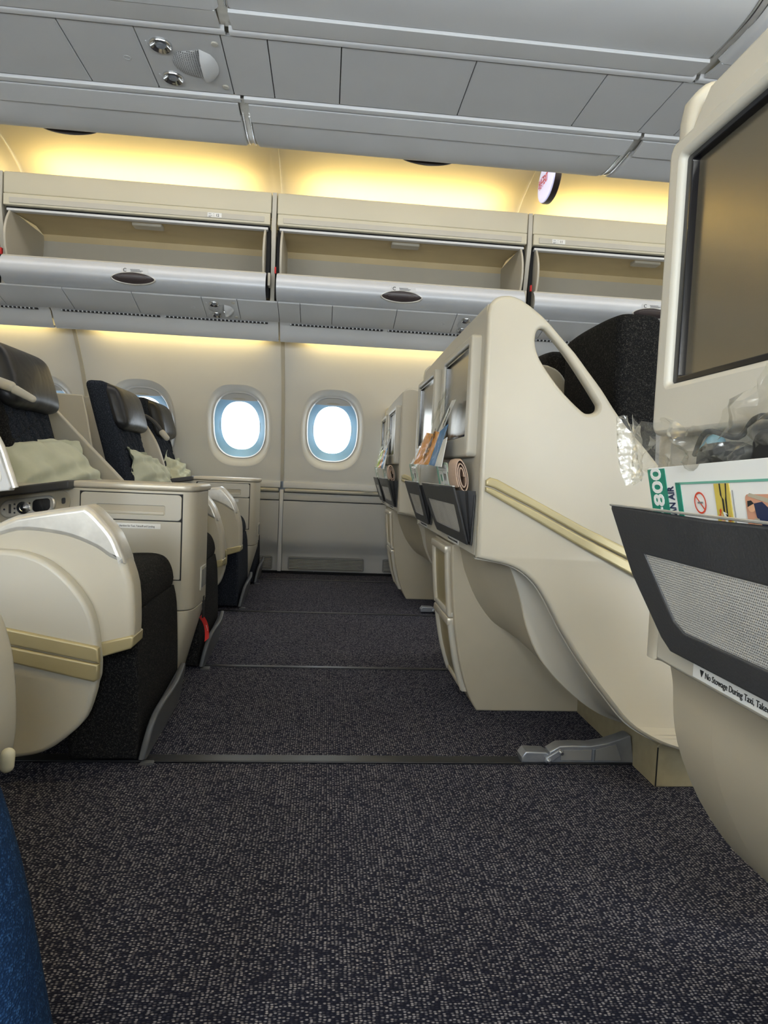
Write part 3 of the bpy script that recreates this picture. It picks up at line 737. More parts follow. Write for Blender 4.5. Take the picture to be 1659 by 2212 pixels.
# ------------------------------------------------------------------ seat-back shells of row 11
SX = 0.388
WING = [(0.0, 0.538), (-0.002, 0.80), (-0.003, 1.150), (0.001, 1.172), (0.015, 1.188), (0.037, 1.195), (0.062, 1.194), (0.088, 1.183), (0.119, 1.163), (0.151, 1.138), (0.192, 1.097), (0.224, 1.066), (0.262, 1.022),
        (0.300, 0.978), (0.333, 0.934), (0.367, 0.893), (0.42, 0.84), (0.50, 0.755), (0.58, 0.68), (0.66, 0.60), (0.75, 0.545), (0.86, 0.50), (0.92, 0.43), (0.95, 0.34),
        (0.955, 0.25), (0.94, 0.15), (0.90, 0.085), (0.84, 0.045), (0.75, 0.022), (0.67, 0.022), (0.606, 0.035), (0.542, 0.051), (0.483, 0.076), (0.424, 0.114), (0.364, 0.18), (0.315, 0.239), (0.267, 0.303), (0.225, 0.367), (0.188, 0.431),
        (0.159, 0.472), (0.124, 0.503), (0.086, 0.521), (0.042, 0.530)]
def sstep(v): v = min(1, max(0, v)); return v * v * (3 - 2 * v)
def flare(v, y, x, out):
    """the lower front of a wing bulges outwards over the seat leg"""
    if (out < 0 and y < 0) or (out > 0 and y > 3): return v          # no room beside the sidewalls
    k = 0.150 * sstep((v.x - x - 0.20) / 0.40) * sstep((0.62 - v.z) / 0.45)
    q = 1 - k / 1.635
    return Vector((v.x + (-(v.x) * (1 - q)), v.y + out * k, 0.74 + (v.z - 0.74) * q))
HOLE = smooth([(0.128, 1.118), (0.121, 1.104), (0.122, 1.076), (0.135, 1.044), (0.168, 1.0), (0.205, 0.96), (0.251, 0.921), (0.269, 0.915), (0.288, 0.921), (0.292, 0.934), (0.284, 0.948), (0.246, 1.0), (0.199, 1.06), (0.153, 1.109), (0.14, 1.119)], 3, True)
LOWOUT = [(0.0, 0.536), (0.042, 0.530), (0.086, 0.521), (0.124, 0.503), (0.159, 0.472), (0.188, 0.431), (0.225, 0.367), (0.267, 0.303), (0.315, 0.239), (0.364, 0.18), (0.424, 0.114), (0.483, 0.076), (0.542, 0.051)]
CURVE2 = [(0.03, 0.535), (0.07, 0.533), (0.100, 0.526), (0.113, 0.508), (0.130, 0.466), (0.146, 0.420), (0.165, 0.351), (0.198, 0.279), (0.241, 0.223), (0.309, 0.161), (0.382, 0.113), (0.46, 0.084), (0.53, 0.062)]
SEAM = [(0.034, 0.535), (0.040, 0.52), (0.046, 0.502), (0.054, 0.468), (0.066, 0.434), (0.10, 0.363), (0.15, 0.298), (0.198, 0.266), (0.246, 0.251), (0.31, 0.20), (0.40, 0.15), (0.48, 0.10), (0.56, 0.07)]
def rs(poly, n): return smooth(poly, n)
RAILT = [(0.011, 0.722), (0.011, 0.735), (0.022, 0.743), (0.04, 0.739), (0.134, 0.694), (0.27, 0.628), (0.432, 0.559), (0.55, 0.508), (0.70, 0.44)]
RAILM = [(0.70, 0.415), (0.55, 0.483), (0.434, 0.531), (0.271, 0.604), (0.135, 0.671), (0.03, 0.718), (0.011, 0.722)]
RAILB = [(0.011, 0.719), (0.03, 0.715), (0.135, 0.668), (0.271, 0.601), (0.434, 0.528), (0.55, 0.480), (0.70, 0.412), (0.70, 0.37), (0.55, 0.44), (0.436, 0.494), (0.272, 0.573), (0.137, 0.643), (0.02, 0.703), (0.011, 0.708)]
WD = 1.107
def pocket(t, y0, y1, sx, sy):
    zb, zt = 0.564, 0.716
    sh = lambda v: Vector((v.x + sx - 0.012 - 0.050 * (v.z - zb) / (zt - zb), v.y, v.z))
    yb0, yb1 = y0 + 0.02, y1 - 0.05
    outer = [(y0, zt - 0.004), (y0 + 0.003, zt), ((y0 + y1) / 2, zt - 0.003), (y1 - 0.003, zt), (y1, zt - 0.004), (y1 - 0.012, 0.64), (yb1 + 0.004, zb + 0.012), (yb1 - 0.01, zb), (yb0 + 0.01, zb), (yb0, zb + 0.012), (y0 + 0.008, 0.64)]
    hole = [(y0 + 0.05, 0.667), (y1 - 0.055, 0.667), (y1 - 0.085, 0.603), (y1 - 0.10, 0.594), (y0 + 0.08, 0.594), (y0 + 0.065, 0.603)]
    p = plate('pocket', [outer, hole], -0.003, 0.003, 'X', POUCH, t, 0.0024, warp=sh)
    o = lambda q: put(q.name, q.data, None, p, 0)
    plate('netting', [(a, b) for a, b in hole], -0.0008, 0.0008, 'X', NETTING, p, 0.0004, warp=sh)
    plate('pocket_piping', [[(y0, zt - 0.001), (y1, zt - 0.001), (y1, zt + 0.0015), (y0, zt + 0.0015)]], -0.004, 0.004, 'X', SILVER, p, 0.002, warp=sh)
    plate('pocket_back', [(y0 + 0.004, zt - 0.02), (y1 - 0.004, zt - 0.02), (yb1, zb), (yb0, zb)], -0.002, 0.002, 'X', POUCH, p, 0.001, warp=lambda v: Vector((v.x + sx - 0.004, v.y, v.z)))
    for ye, yb, s in ((y0, yb0, 1), (y1, yb1, -1)):                  # folded side gusset
        rows = []
        for k in range(7):
            f = k / 6; z = zb + 0.01 + (zt - zb - 0.02) * f
            xo = -0.012 - 0.050 * (z - zb) / (zt - zb); yy = yb + (ye - yb) * f + s * 0.004
            rows.append([(sx - 0.002, yy + s * 0.004, z), (sx + xo * 0.35, yy + s * 0.018, z), (sx + xo * 0.55, yy + s * 0.002, z), (sx + xo * 0.78, yy + s * 0.016, z), (sx + xo, yy, z)])
        loft('pocket_gusset', rows, PADD, p, thick=0.0015, sharp=30)
    return p
def monitor(t, y0, y1, g0, g1, sx):
    m = plate('monitor', [rrect(y0, y1, 0.795, 1.112, 0.014), rrect(g0 - 0.003, g1 + 0.003, 0.850, 1.090, 0.004)], sx - 0.026, sx + 0.004, 'X', CREAM2, t, 0.006)
    plate('monitor_rim', [rrect(g0 - 0.0025, g1 + 0.0025, 0.8505, 1.0895, 0.004), rrect(g0 + 0.008, g1 - 0.008, 0.857, 1.083, 0.002)], sx - 0.019, sx - 0.006, 'X', SCREEND, m, 0.001)
    plate('screen', rrect(g0 + 0.003, g1 - 0.003, 0.852, 1.088, 0.003), sx - 0.011, sx - 0.006, 'X', SCREEN, m, 0.0005)
def shell(x, y, label, full=True):
    """seat-back shell for two seats: back panel, wings, monitors, pockets, pedestal and feet"""
    t = thing('seat_back_shell', label, 'seat shell', (x, y, 0), 'cream seat-back shells of row 11')
    X = lambda P: [(a + x, b) for a, b in P]
    wd = 1.052 if y > 3 else WD
    plate('back_panel', [[(y + 0.028, 0.540), (y + wd - 0.028, 0.540), (y + wd - 0.028, 1.135), (y + wd - 0.06, 1.165), (y + 0.5, 1.176), (y + 0.028, 1.178)]], x, x + 0.03, 'X', CREAM2, t, 0.004)
    wp = WING[:3] + rs(WING[3:], 3)
    for a, b in ((y, y + 0.030), (y + wd - 0.030, y + wd)):
        plate('wing', [X(wp), X(HOLE)], a, b, 'Y', CREAM, t, 0.010, 4, warp=lambda v, o=(-1 if a < y + 0.5 else 1): flare(v, y, x, o))
    for a, b in ((y - 0.010, y + 0.004), (y + wd - 0.004, y + wd + 0.010)):
        fl = lambda v, o=(-1 if a < y + 0.5 else 1): flare(v, y, x, o)
        plate('bumper_strip', X(RAILT + RAILM), a, b, 'Y', CHAMP, t, 0.005, 3, warp=fl)
        plate('bumper_strip', X(RAILB), a, b, 'Y', CHAMP, t, 0.005, 3, warp=fl)
    plate('divider', X(smooth([(0.03, 1.12), (0.20, 1.135), (0.322, 1.128), (0.343, 1.124), (0.372, 1.112), (0.397, 1.085), (0.411, 1.047), (0.43, 0.98), (0.46, 0.80)], 3) + [(0.48, 0.3), (0.03, 0.3)]), y + 0.545, y + 0.572, 'Y', CREAM, t, 0.008, 3)
    # footwells: rolled flange, then the sheet running in to the pedestal
    for side in (0, 1):
        g = (lambda v: y + v) if side == 0 else (lambda v: y + wd - v)
        A = rs(LOWOUT, 3); B = rs(CURVE2, 3); D = rs(SEAM, 3)
        rows = [[(lambda q: (q.x, g(0.022) + (q.y - y), q.z) if side == 0 else (a + x, g(0.022), b))(flare(Vector((a + x, y, b)), y, x, -1)) for a, b in A]]
        for f in (0.25, 0.5, 0.75, 1.0):
            k = math.sin(f * PI / 2)
            m_ = 1 - math.cos(f * PI / 2)
            rows.append([(p0 + (c + x - p0) * m_, p1 + (g(0.085) - p1) * k, p2 + (d - p2) * m_) for (p0, p1, p2), (c, d) in zip(rows[0], B)])
        if side == 0: loft('footwell_flange', rows, CREAM2, t, thick=0.003, sharp=80)
        if side == 1:
            B = [(a - 0.018 * min(1, (0.55 - b) * 8), b) for a, b in D]
            loft('footwell_sheet', [[(a + x, g(0.006), b) for a, b in B], [(a + x, g(0.085), b) for a, b in B]], TAN, t, thick=0.003, sharp=80)
        rows = [[(a + (c - a) * f + x, g(0.085 + 0.31 * f), b + (d - b) * f) for (a, b), (c, d) in zip(B, D)] for f in (0, 0.25, 0.5, 0.75, 1.0)]
        loft('footwell_sheet', rows, TAN, t, thick=0.003, sharp=80)
    # pedestal with the folded footrest bars on its face
    ped = rs([(0.012, 0.530), (0.016, 0.46), (0.024, 0.36), (0.038, 0.25), (0.060, 0.14), (0.09, 0.05), (0.110, 0.012)], 3) + [(0.118, 0.0), (0.46, 0.0), (0.46, 0.2), (0.30, 0.53)]
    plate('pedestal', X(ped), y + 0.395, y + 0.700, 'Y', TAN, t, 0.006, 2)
    pe = rs([(0.012, 0.530), (0.016, 0.46), (0.024, 0.36), (0.038, 0.25), (0.060, 0.14), (0.09, 0.05)], 3)
    def face(z):
        for (a, b), (c, d) in zip(pe, pe[1:]):
            if d <= z <= b: return a + (c - a) * (b - z) / (b - d + 1e-9)
        return pe[-1][0]
    for z0, z1 in ((0.30, 0.515), (0.06, 0.285)):
        ring_ = []
        zs = [z0 + (z1 - z0) * k / 8 for k in range(9)]
        for ya in (y + 0.425, y + 0.67):
            tube('footrest_bar', [(face(z) + x - 0.008, ya, z) for z in zs], 0.011, SATIN if z0 > 0.2 else CREAM2, t, 8)
        rbox('footrest_bar', (face(z1) + x - 0.02, face(z1) + x + 0.008, y + 0.415, y + 0.68, z1 - 0.018, z1 + 0.008), SATIN, t, 0.006)
        rbox('footrest_bar', (face(z0) + x - 0.016, face(z0) + x + 0.01, y + 0.415, y + 0.68, z0 - 0.006, z0 + 0.012), CREAM2, t, 0.005)
        rows = [[(face(z) + x - 0.004, ya, z) for ya in (y + 0.43, y + 0.665)] for z in zs]
        loft('footrest_pad', rows, CHAMP, t, thick=0.003)
    # seat leg box and floor fitting
    for ya, yb in ((max(y - 0.115, -0.40), y + 0.40), (y + 0.70, y + wd + 0.02)):
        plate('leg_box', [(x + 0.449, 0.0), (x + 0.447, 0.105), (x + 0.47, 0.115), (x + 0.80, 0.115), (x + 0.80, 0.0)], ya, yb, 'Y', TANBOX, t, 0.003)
    if y > 0: plate('leg_box_seam', [(x + 0.4475, 0.002), (x + 0.4475, 0.10), (x + 0.4505, 0.10), (x + 0.4505, 0.002)], y - 0.1165, y - 0.114, 'Y', BLACK, t, 0.0005)
    fy = y + 0.027
    body = [(0.222, 0.006), (0.222, 0.034), (0.248, 0.050), (0.285, 0.052), (0.33, 0.051), (0.372, 0.058), (0.410, 0.070), (0.432, 0.079), (0.440, 0.078), (0.450, 0.02), (0.46, 0.006)]
    b = plate('leg_casting', X(body), fy - 0.020, fy + 0.020, 'Y', ALU, t, 0.003)
    plate('casting_web', [X([(0.252, 0.013), (0.252, 0.040), (0.335, 0.041), (0.335, 0.013)])], fy - 0.0215, fy - 0.0195, 'Y', VENTM, b, 0.0008)
    plate('casting_web', [X([(0.345, 0.013), (0.345, 0.042), (0.40, 0.056), (0.418, 0.013)])], fy - 0.0215, fy - 0.0195, 'Y', VENTM, b, 0.0008)
    tube('casting_rib', [(x + 0.340, fy - 0.021, 0.012), (x + 0.340, fy - 0.022, 0.044)], 0.004, ALU, b, 8)
    plate('track_clamp', X([(0.149, 0.006), (0.147, 0.022), (0.158, 0.036), (0.212, 0.034), (0.226, 0.026), (0.226, 0.006)]), fy - 0.022, fy + 0.022, 'Y', ALU, t, 0.004)
    lk = plate('link_arm', X([(0.207, 0.012), (0.212, 0.008), (0.222, 0.008), (0.255, 0.034), (0.255, 0.043), (0.247, 0.045), (0.21, 0.022)]), fy - 0.030, fy - 0.022, 'Y', ALU, t, 0.002)
    for bx, bz in ((0.217, 0.015), (0.248, 0.038)):
        lathe('bolt', [(0.0065, 0), (0.0065, 0.005), (0.004, 0.008), (0.004, 0.011), (0.0, 0.011)], (x + bx, fy - 0.030, bz), (0, -1, 0), CHROME, lk, 12)
    # monitors and pockets on the back panel
    monitor(t, y + 0.070, y + 0.510, y + 0.112, y + 0.470, x)
    monitor(t, y + 0.655, y + min(1.075, wd - 0.006), y + 0.690, y + min(1.045, wd - 0.035), x)
    pocket(t, y + 0.035, y + 0.585, x, 1)
    pocket(t, y + 0.70, y + min(1.082, wd - 0.01), x, 1)
    # coat hook slots between the monitors, small print
    for k in range(2):
        yy = y + 0.56 + 0.05 * k
        plate('hook_slot', [rrect(yy - 0.014, yy + 0.014, 0.93, 1.11, 0.012), rrect(yy - 0.007, yy + 0.007, 0.94, 1.10, 0.006)], x - 0.008, x + 0.002, 'X', CREAM2, t, 0.003)
        plate('slot_pad', rrect(yy - 0.007, yy + 0.007, 0.94, 1.10, 0.006), x - 0.001, x + 0.001, 'X', TAN, t, 0.0004)
    for yy in (y + 0.40, y + 1.0):
        s = plate('sticker', rrect(yy - 0.165, yy, 0.5445, 0.5595, 0.001), x - 0.0008, x + 0.0004, 'X', WHITE, t, 0.0003)
    return t
NEARY, MIDY, FARY = -0.355, 1.635, 3.485
sh_near = shell(SX, NEARY, 'cream seat shell with large dark screen and pocket, at the right edge of the photo')
sh_mid = shell(SX, MIDY, 'cream seat shell with oblong hole in its sloping wing, between the two aisles')
sh_far = shell(SX, FARY, 'small far cream seat shell by the window wall, beyond the far aisle')
for (t, y) in ((sh_near, NEARY), (sh_mid, MIDY), (sh_far, FARY)):
    for y0 in (y + 0.40, y + 0.99):
        text('lettering', '▼ No Stowage During Taxi, Takeoff and Landing', 0.0088, (SX - 0.0014, y0 - 0.003, 0.5492), (0, -1, 0), (0, 0, 1), INK, t, 0.0002, sx=0.85)
    y0 = y + 0.68
    for k, w in enumerate((0.05, 0.065, 0.0, 0.06, 0.068)):
        if w: put('print_line', rbox_mesh(SX - 0.0012, SX + 0.0002, y0 - w, y0, 0.652 - 0.015 * k - 0.0028, 0.652 - 0.015 * k + 0.0028, 0), INKG, t, 0)

# ------------------------------------------------------------------ seats
def cushion_mesh(x0, x1, y0, y1, z0, z1, bev, seg=4, tilt=0.0, puff=0.0):
    bm = bmesh.new()
    bmesh.ops.create_cube(bm, size=1, matrix=Matrix.Translation(((x0 + x1) / 2, (y0 + y1) / 2, (z0 + z1) / 2)) @ Matrix.Diagonal((x1 - x0, y1 - y0, z1 - z0, 1)))
    bmesh.ops.bevel(bm, geom=bm.edges[:], offset=bev, segments=seg, profile=0.5, affect='EDGES', clamp_overlap=True)
    bmesh.ops.subdivide_edges(bm, edges=[e for e in bm.edges if e.calc_length() > 0.06], cuts=5, use_grid_fill=True)
    xm, ym, zm = (x0 + x1) / 2, (y0 + y1) / 2, (z0 + z1) / 2
    for v in bm.verts:
        a = max(0, 1 - ((v.co.y - ym) / ((y1 - y0) / 2)) ** 2); b = max(0, 1 - ((v.co.z - zm) / ((z1 - z0) / 2)) ** 2)
        v.co.x += puff * a * b * (1 if v.co.x > xm else 0)
        v.co.x += tilt * (z0 - v.co.z)
    return bm_mesh(bm)
def quilted(x0, x1, y0, y1, z0, z1, tilt):
    """front pad of the backrest with diamond stitching as real grooves"""
    nu, nv = 44, 44; rows = []
    for j in range(nv + 1):
        z = z0 + (z1 - z0) * j / nv; row = []
        for i in range(nu + 1):
            y = y0 + (y1 - y0) * i / nu
            e = min(1, min(i, nu - i) / 3.0) * min(1, min(j, nv - j) / 3.0)
            u, v = (y - y0) / 0.085, (z - z0) / 0.085
            g = min(abs(((u + v) % 1) - 0.5), abs(((u * 0.35 - v) % 1) - 0.5), abs((u * 0.8 % 1) - 0.5)) * 2
            row.append((x1 + tilt * (z0 - z) + 0.012 * math.sqrt(e) - 0.013 * max(0, 1 - g * 4.5), y, z))
        rows.append(row)
    return loft_mesh(rows)
def armrest(t, y0, y1, out, dx=0.0):
    """out=-1: outer face towards the viewer's side (low y). two layers plus silver cap and champagne bands"""
    BODY = [(-1.12, 0.56), (-0.75, 0.585), (-0.666, 0.612), (-0.543, 0.636), (-0.518, 0.637), (-0.49, 0.612), (-0.46, 0.576), (-0.438, 0.529), (-0.418, 0.466), (-0.413, 0.391), (-0.414, 0.349), (-0.418, 0.328), (-0.487, 0.302), (-0.70, 0.26), (-1.12, 0.26)]
    k = 1.025
    B = [(a * k + dx, 0.74 + (b - 0.74) * k) for a, b in BODY]
    body = smooth(B[:12], 3) + B[12:]
    yb0, yb1 = (y0 + 0.036, y1) if out < 0 else (y0, y1 - 0.036)
    plate('armrest', body, yb0, yb1, 'Y', CREAM, t, 0.016, 4)
    capo = smooth([(-1.12, 0.561), (-0.75, 0.587), (-0.666, 0.614), (-0.543, 0.638), (-0.517, 0.639), (-0.488, 0.613), (-0.459, 0.577), (-0.440, 0.534), (-0.434, 0.515)], 3)
    capi = smooth([(-0.437, 0.512), (-0.47, 0.525), (-0.50, 0.545), (-0.55, 0.565), (-0.60, 0.574), (-0.66, 0.576), (-0.75, 0.556), (-1.12, 0.53)], 3)
    plate('armrest_cap', [(a * k + dx, 0.741 + (b - 0.74) * k) for a, b in capo + capi], yb0 - 0.003, yb1 + 0.003, 'Y', SILVER, t, 0.014, 4)
    plate('trim_strip', [(a * k + dx, 0.74 + (b - 0.74) * k) for a, b in [(-0.489, 0.303), (-0.418, 0.326), (-0.413, 0.332), (-0.412, 0.352), (-0.418, 0.356), (-0.489, 0.338)]], yb0 - 0.004, yb1 + 0.002, 'Y', CHAMP, t, 0.005, 3)
    FP = smooth([(-1.12, 0.52), (-0.80, 0.537), (-0.70, 0.537), (-0.654, 0.533), (-0.601, 0.512), (-0.551, 0.469), (-0.515, 0.418), (-0.499, 0.37), (-0.492, 0.328)], 4) + smooth([(-0.488, 0.291), (-0.489, 0.258), (-0.494, 0.24), (-0.498, 0.218), (-0.517, 0.161), (-0.553, 0.122), (-0.595, 0.091), (-0.642, 0.076), (-0.72, 0.072), (-0.80, 0.10), (-0.92, 0.18), (-1.12, 0.32)], 4)
    ya, yb = (y0, y0 + 0.040) if out < 0 else (y1 - 0.040, y1)
    plate('side_panel', [(a + dx, b) for a, b in FP], ya, yb, 'Y', CREAM2, t, 0.010, 4)
    yc, yd = (y0 - 0.009, y0 + 0.01) if out < 0 else (y1 - 0.01, y1 + 0.009)
    plate('trim_strip', [(a + dx, b) for a, b in [(-1.12, 0.535), (-0.691, 0.369), (-0.497, 0.331), (-0.487, 0.326), (-0.485, 0.293), (-0.69, 0.333), (-1.12, 0.495)]], yc, yd, 'Y', CHAMP, t, 0.005, 3)
    plate('trim_strip', [(a + dx, b) for a, b in [(-1.12, 0.492), (-0.69, 0.330), (-0.485, 0.290), (-0.486, 0.256), (-0.495, 0.250), (-0.673, 0.291), (-1.12, 0.45)]], yc, yd, 'Y', CHAMP, t, 0.005, 3)
def seat(name_label, y0, y1, fab, dx=0.0, rec=0.0, arm=None, flip=False, lamp=None, hr=(0, 0), top=0.0):
    ym = (y0 + y1) / 2
    t = thing('airliner_seat', name_label, 'seat', (-0.8, ym, 0), 'dark reclining seats of row 12')
    # leg rest with rolled top
    LR = smooth([(-0.62, 0.462), (-0.56, 0.468), (-0.505, 0.468), (-0.475, 0.455), (-0.458, 0.425), (-0.452, 0.395)], 4)
    plate('leg_rest_roll', LR + [(-0.455, 0.375), (-0.55, 0.33), (-0.66, 0.33)], y0 + 0.002, y1 - 0.002, 'Y', fab, t, 0.016, 3)
    plate('leg_rest', smooth([(-0.452, 0.372), (-0.442, 0.32), (-0.436, 0.2), (-0.434, 0.10), (-0.437, 0.012)], 3) + [(-0.60, 0.012), (-0.60, 0.372)], y0, y1, 'Y', fab, t, 0.012, 3)
    tube('leg_rest_piping', [(-0.446 + 0.010 * (z > 0.3), y0 + 0.008, z) for z in (0.02, 0.10, 0.2, 0.3, 0.36)], 0.0028, fab, t, 6)
    f = plate('leg_rest_flap', smooth([(y0 + 0.004, 0.012), (y0 + 0.018, 0.07), (y0 + 0.045, 0.112), (y0 + 0.10, 0.132), (y0 + 0.18, 0.137), (y1 - 0.06, 0.138), (y1 - 0.02, 0.125), (y1, 0.09), (y1, 0.03)], 3) + [(y1 - 0.02, 0.004), (y0 + 0.02, 0.004)], -0.012, 0.004, 'X', FLAP, t, 0.005, 3,
              warp=lambda v: Vector((-0.424 + v.x + 0.16 * max(0, v.z) + 0.012 * math.sin((v.y - y0) * 9), v.y, v.z)))
    plate('flap_strap', [(y0 + 0.0, -0.0), (y0 + 0.03, 0.0), (y0 + 0.03, 0.006), (y0 + 0.0, 0.006)], -0.428, -0.395, 'X', FLAP, t, 0.003)
    put('seat_cushion', cushion_mesh(-1.02 + dx, -0.60, y0, y1, 0.32, 0.455, 0.035), fab, t, 60)
    # backrest leans back from (-0.985, 0.62) to (-1.122, 1.123)
    tl = 0.27 + rec
    xb = -0.937 + dx
    put('backrest', cushion_mesh(xb - 0.105, xb, y0, y1, 0.44, 1.150 + top, 0.03, 4, tl), fab, t, 60)
    q = quilted(0, xb - 0.002, y0 + 0.03, y1 - 0.03, 0.50, 0.98, tl)
    for v in q.vertices: v.co.x += tl * (0.44 - 0.50)
    put('quilted_pad', q, NAVYFAB, t, 60)
    hx = xb - tl * 0.47
    me = subdiv_mesh(cushion_mesh(hx - 0.040, hx + 0.060, y0 + 0.006 + hr[0], y1 - 0.006 + hr[1], 0.905 + top, 1.138 + top, 0.049, 4, 0.30, 0.018), 1)
    put('headrest', me, LEATHER, t, 60)
    put('headrest_pad_back', cushion_mesh(hx - 0.045, hx + 0.02, y0 + 0.02 + hr[0], y1 - 0.02 + hr[1], 0.915 + top, 1.12 + top, 0.02, 3, 0.30), LEATHER, t, 60)
    if arm: armrest(t, *arm)
    if lamp: lamp(t)
    return t
def lamp_e(t):
    capsule('reading_lamp', (-1.14, 2.365, 1.000), (-1.075, 2.365, 0.980), 0.019, 0.018, CREAM, t)
    capsule('reading_lamp_head', (-1.062, 2.37, 0.970), (-1.005, 2.37, 0.942), 0.016, 0.012, CREAM2, t)
def lamp_k(t):
    tube('reading_lamp_stalk', smooth([(-1.20, 4.14, 1.02), (-1.116, 4.15, 1.03), (-1.05, 4.15, 0.993), (-1.005, 4.15, 0.940)], 5), 0.011, PADD, t, 10)
    capsule('reading_lamp_head', (-1.000, 4.15, 0.930), (-0.975, 4.155, 0.900), 0.019, 0.017, CREAM2, t)
D = seat('near black legrest seat between the cream armrest and the large console', 1.628, 2.075, DARKFAB, dx=-0.08, arm=(1.50, 1.615, -1))
Es = seat('dark seat with big black headrest and cream lamp at the left edge', 2.41, 2.84, DARKFAB, dx=-0.065, top=0.012, arm=(2.852, 2.965, 1), lamp=lamp_e)
Fs = seat('dark seat seen from its side, left one of the pair by the windows', 3.48, 3.92, NAVYFAB, dx=0.0, arm=(3.34, 3.455, -1, 0.01))
Ks = seat('dark blue seat with glossy headrest right against the window wall', 4.24, 4.62, NAVYFAB, dx=0.005, lamp=lamp_k)

# consoles between the seats ------------------------------------------------
def console(y, label, dx=0.0):
    t = thing('seat_console', label, 'console', (-0.8, y + 0.13, 0), 'cream consoles between the seats')
    plan = [(-1.20, y), (-0.46, y)] + smooth([(-0.445, y), (-0.425, y + 0.008), (-0.411, y + 0.03), (-0.405, y + 0.07), (-0.402, y + 0.15), (-0.405, y + 0.23), (-0.42, y + 0.25)], 3) + [(-1.20, y + 0.25)]
    plate('console_body', plan, 0.2795, 0.656, 'Z', CREAM, t, 0.003)
    plate('console_base', plan, 0.0, 0.277, 'Z', CREAM, t, 0.003, warp=lambda v: Vector((v.x - (0.075 * ((0.277 - v.z) / 0.277) ** 1.0 if v.x > -0.6 else 0), v.y, v.z)))
    top = [(-0.775, y - 0.004), (-0.46, y - 0.004)] + smooth([(-0.444, y - 0.004), (-0.42, y + 0.005), (-0.405, y + 0.03), (-0.398, y + 0.07), (-0.396, y + 0.15), (-0.398, y + 0.235), (-0.415, y + 0.254)], 3) + [(-0.775, y + 0.254)]
    plate('console_top', top, 0.657, 0.678, 'Z', SATIN, t, 0.007, 4)
    plate('armrest_pad', [(-1.22, 0.578), (-0.775, 0.653), (-0.772, 0.656), (-0.772, 0.676), (-0.776, 0.679), (-1.22, 0.604)], y - 0.045, y + 0.22, 'Y', PADD, t, 0.005, 3)
    put('groove', rbox_mesh(-0.7545, -0.4425, y - 0.0008, y + 0.002, 0.375, 0.648, 0), BLACK, t, 0)
    dr = plate('drawer', [rrect(-0.751, -0.446, 0.5635, 0.645, 0.012), rrect(-0.703, -0.497, 0.580, 0.609, 0.004)], y - 0.005, y + 0.003, 'Y', CREAM2, t, 0.002)
    plate('drawer_handle', [(-0.704, 0.579), (-0.496, 0.579), (-0.496, 0.610), (-0.704, 0.610)], y - 0.0022, y - 0.0009, 'Y', TAN, dr, 0.0003)
    rbox('handle_lip', (-0.700, -0.500, y - 0.004, y, 0.580, 0.590), CREAM, dr, 0.002)
    plate('door', rrect(-0.751, -0.446, 0.378, 0.5605, 0.004), y - 0.005, y + 0.003, 'Y', CREAM2, t, 0.002)
    plate('sticker', rrect(-0.682, -0.508, 0.5365, 0.5525, 0.002), y - 0.006, y - 0.0048, 'Y', WHITE, t, 0.0004)
    text('lettering', 'Stow and Latch Handset for Taxi, Takeoff and Landing', 0.0088, (-0.6785, y - 0.0066, 0.5412), (1, 0, 0), (0, 0, 1), INK, t, 0.0002, sx=0.79)
    # handset cradle, tilted with the pad
    tl = lambda v: Vector((v.x, v.y, v.z + (v.x + 0.88) * 0.165))
    plate('handset_cradle', rrect(-1.01, -0.782, 0.556, 0.636, 0.035), y - 0.006, y + 0.002, 'Y', TAN, t, 0.002, warp=tl)
    plate('cradle_button', rrect(-0.806, -0.795, 0.592, 0.610, 0.004), y - 0.009, y - 0.005, 'Y', PADD, t, 0.001, warp=tl)
    # sockets, vent slot and tag on the rounded end
    s = plate('socket_plate', rrect(y + 0.10, y + 0.19, 0.325, 0.405, 0.006), -0.403, -0.398, 'X', CREAM2, t, 0.002)
    for k in range(2):
        plate('socket', rrect(y + 0.108 + 0.042 * k, y + 0.140 + 0.042 * k, 0.335, 0.395, 0.004), -0.3985, -0.3965, 'X', VENTM, s, 0.0008)
    rbox('vent_slot', (-0.4045, -0.3995, y + 0.165, y + 0.185, 0.22, 0.295), BLACK, t, 0.001)
    # handset
    h = thing('handset', 'control handset with round dial clipped under the ' + ('near' if y < 3 else 'far') + ' dark armrest pad', 'remote control', (-0.88, y - 0.01, 0.6), 'handsets in the consoles')
    b = plate('handset_body', rrect(-0.985, -0.822, 0.568, 0.624, 0.027, 8), y - 0.016, y - 0.004, 'Y', SILVER, h, 0.005, 3, warp=tl)
    plate('display', rrect(-0.888, -0.836, 0.577, 0.615, 0.012), y - 0.0175, y - 0.015, 'Y', SCREEND, h, 0.0006, warp=tl)
    lathe('dial', [(0.019, 0), (0.019, 0.003), (0.011, 0.004), (0.010, 0.002), (0.006, 0.003), (0.0, 0.004)], (-0.915, y - 0.0155, 0.594 - 0.035 * 0.165), (0, -1, 0), CHROME, h, 20)
    for bx, bz in ((-0.94, 0.608), (-0.94, 0.595), (-0.94, 0.582), (-0.97, 0.596), (-0.896, 0.606), (-0.896, 0.586)):
        lathe('button', [(0.0035, 0), (0.003, 0.0018), (0.0, 0.002)], (bx, y - 0.0155, bz + (bx + 0.88) * 0.165), (0, -1, 0), CHROME, h, 10)
    rbox('rocker', (-0.957, -0.950, y - 0.019, y - 0.015, 0.570, 0.598), PADD, h, 0.0015)
    return t
con1 = console(2.12, 'large cream console with drawer and handset notice beside the near left seat')
con2 = console(3.97, 'smaller cream console with drawer next to the window wall')

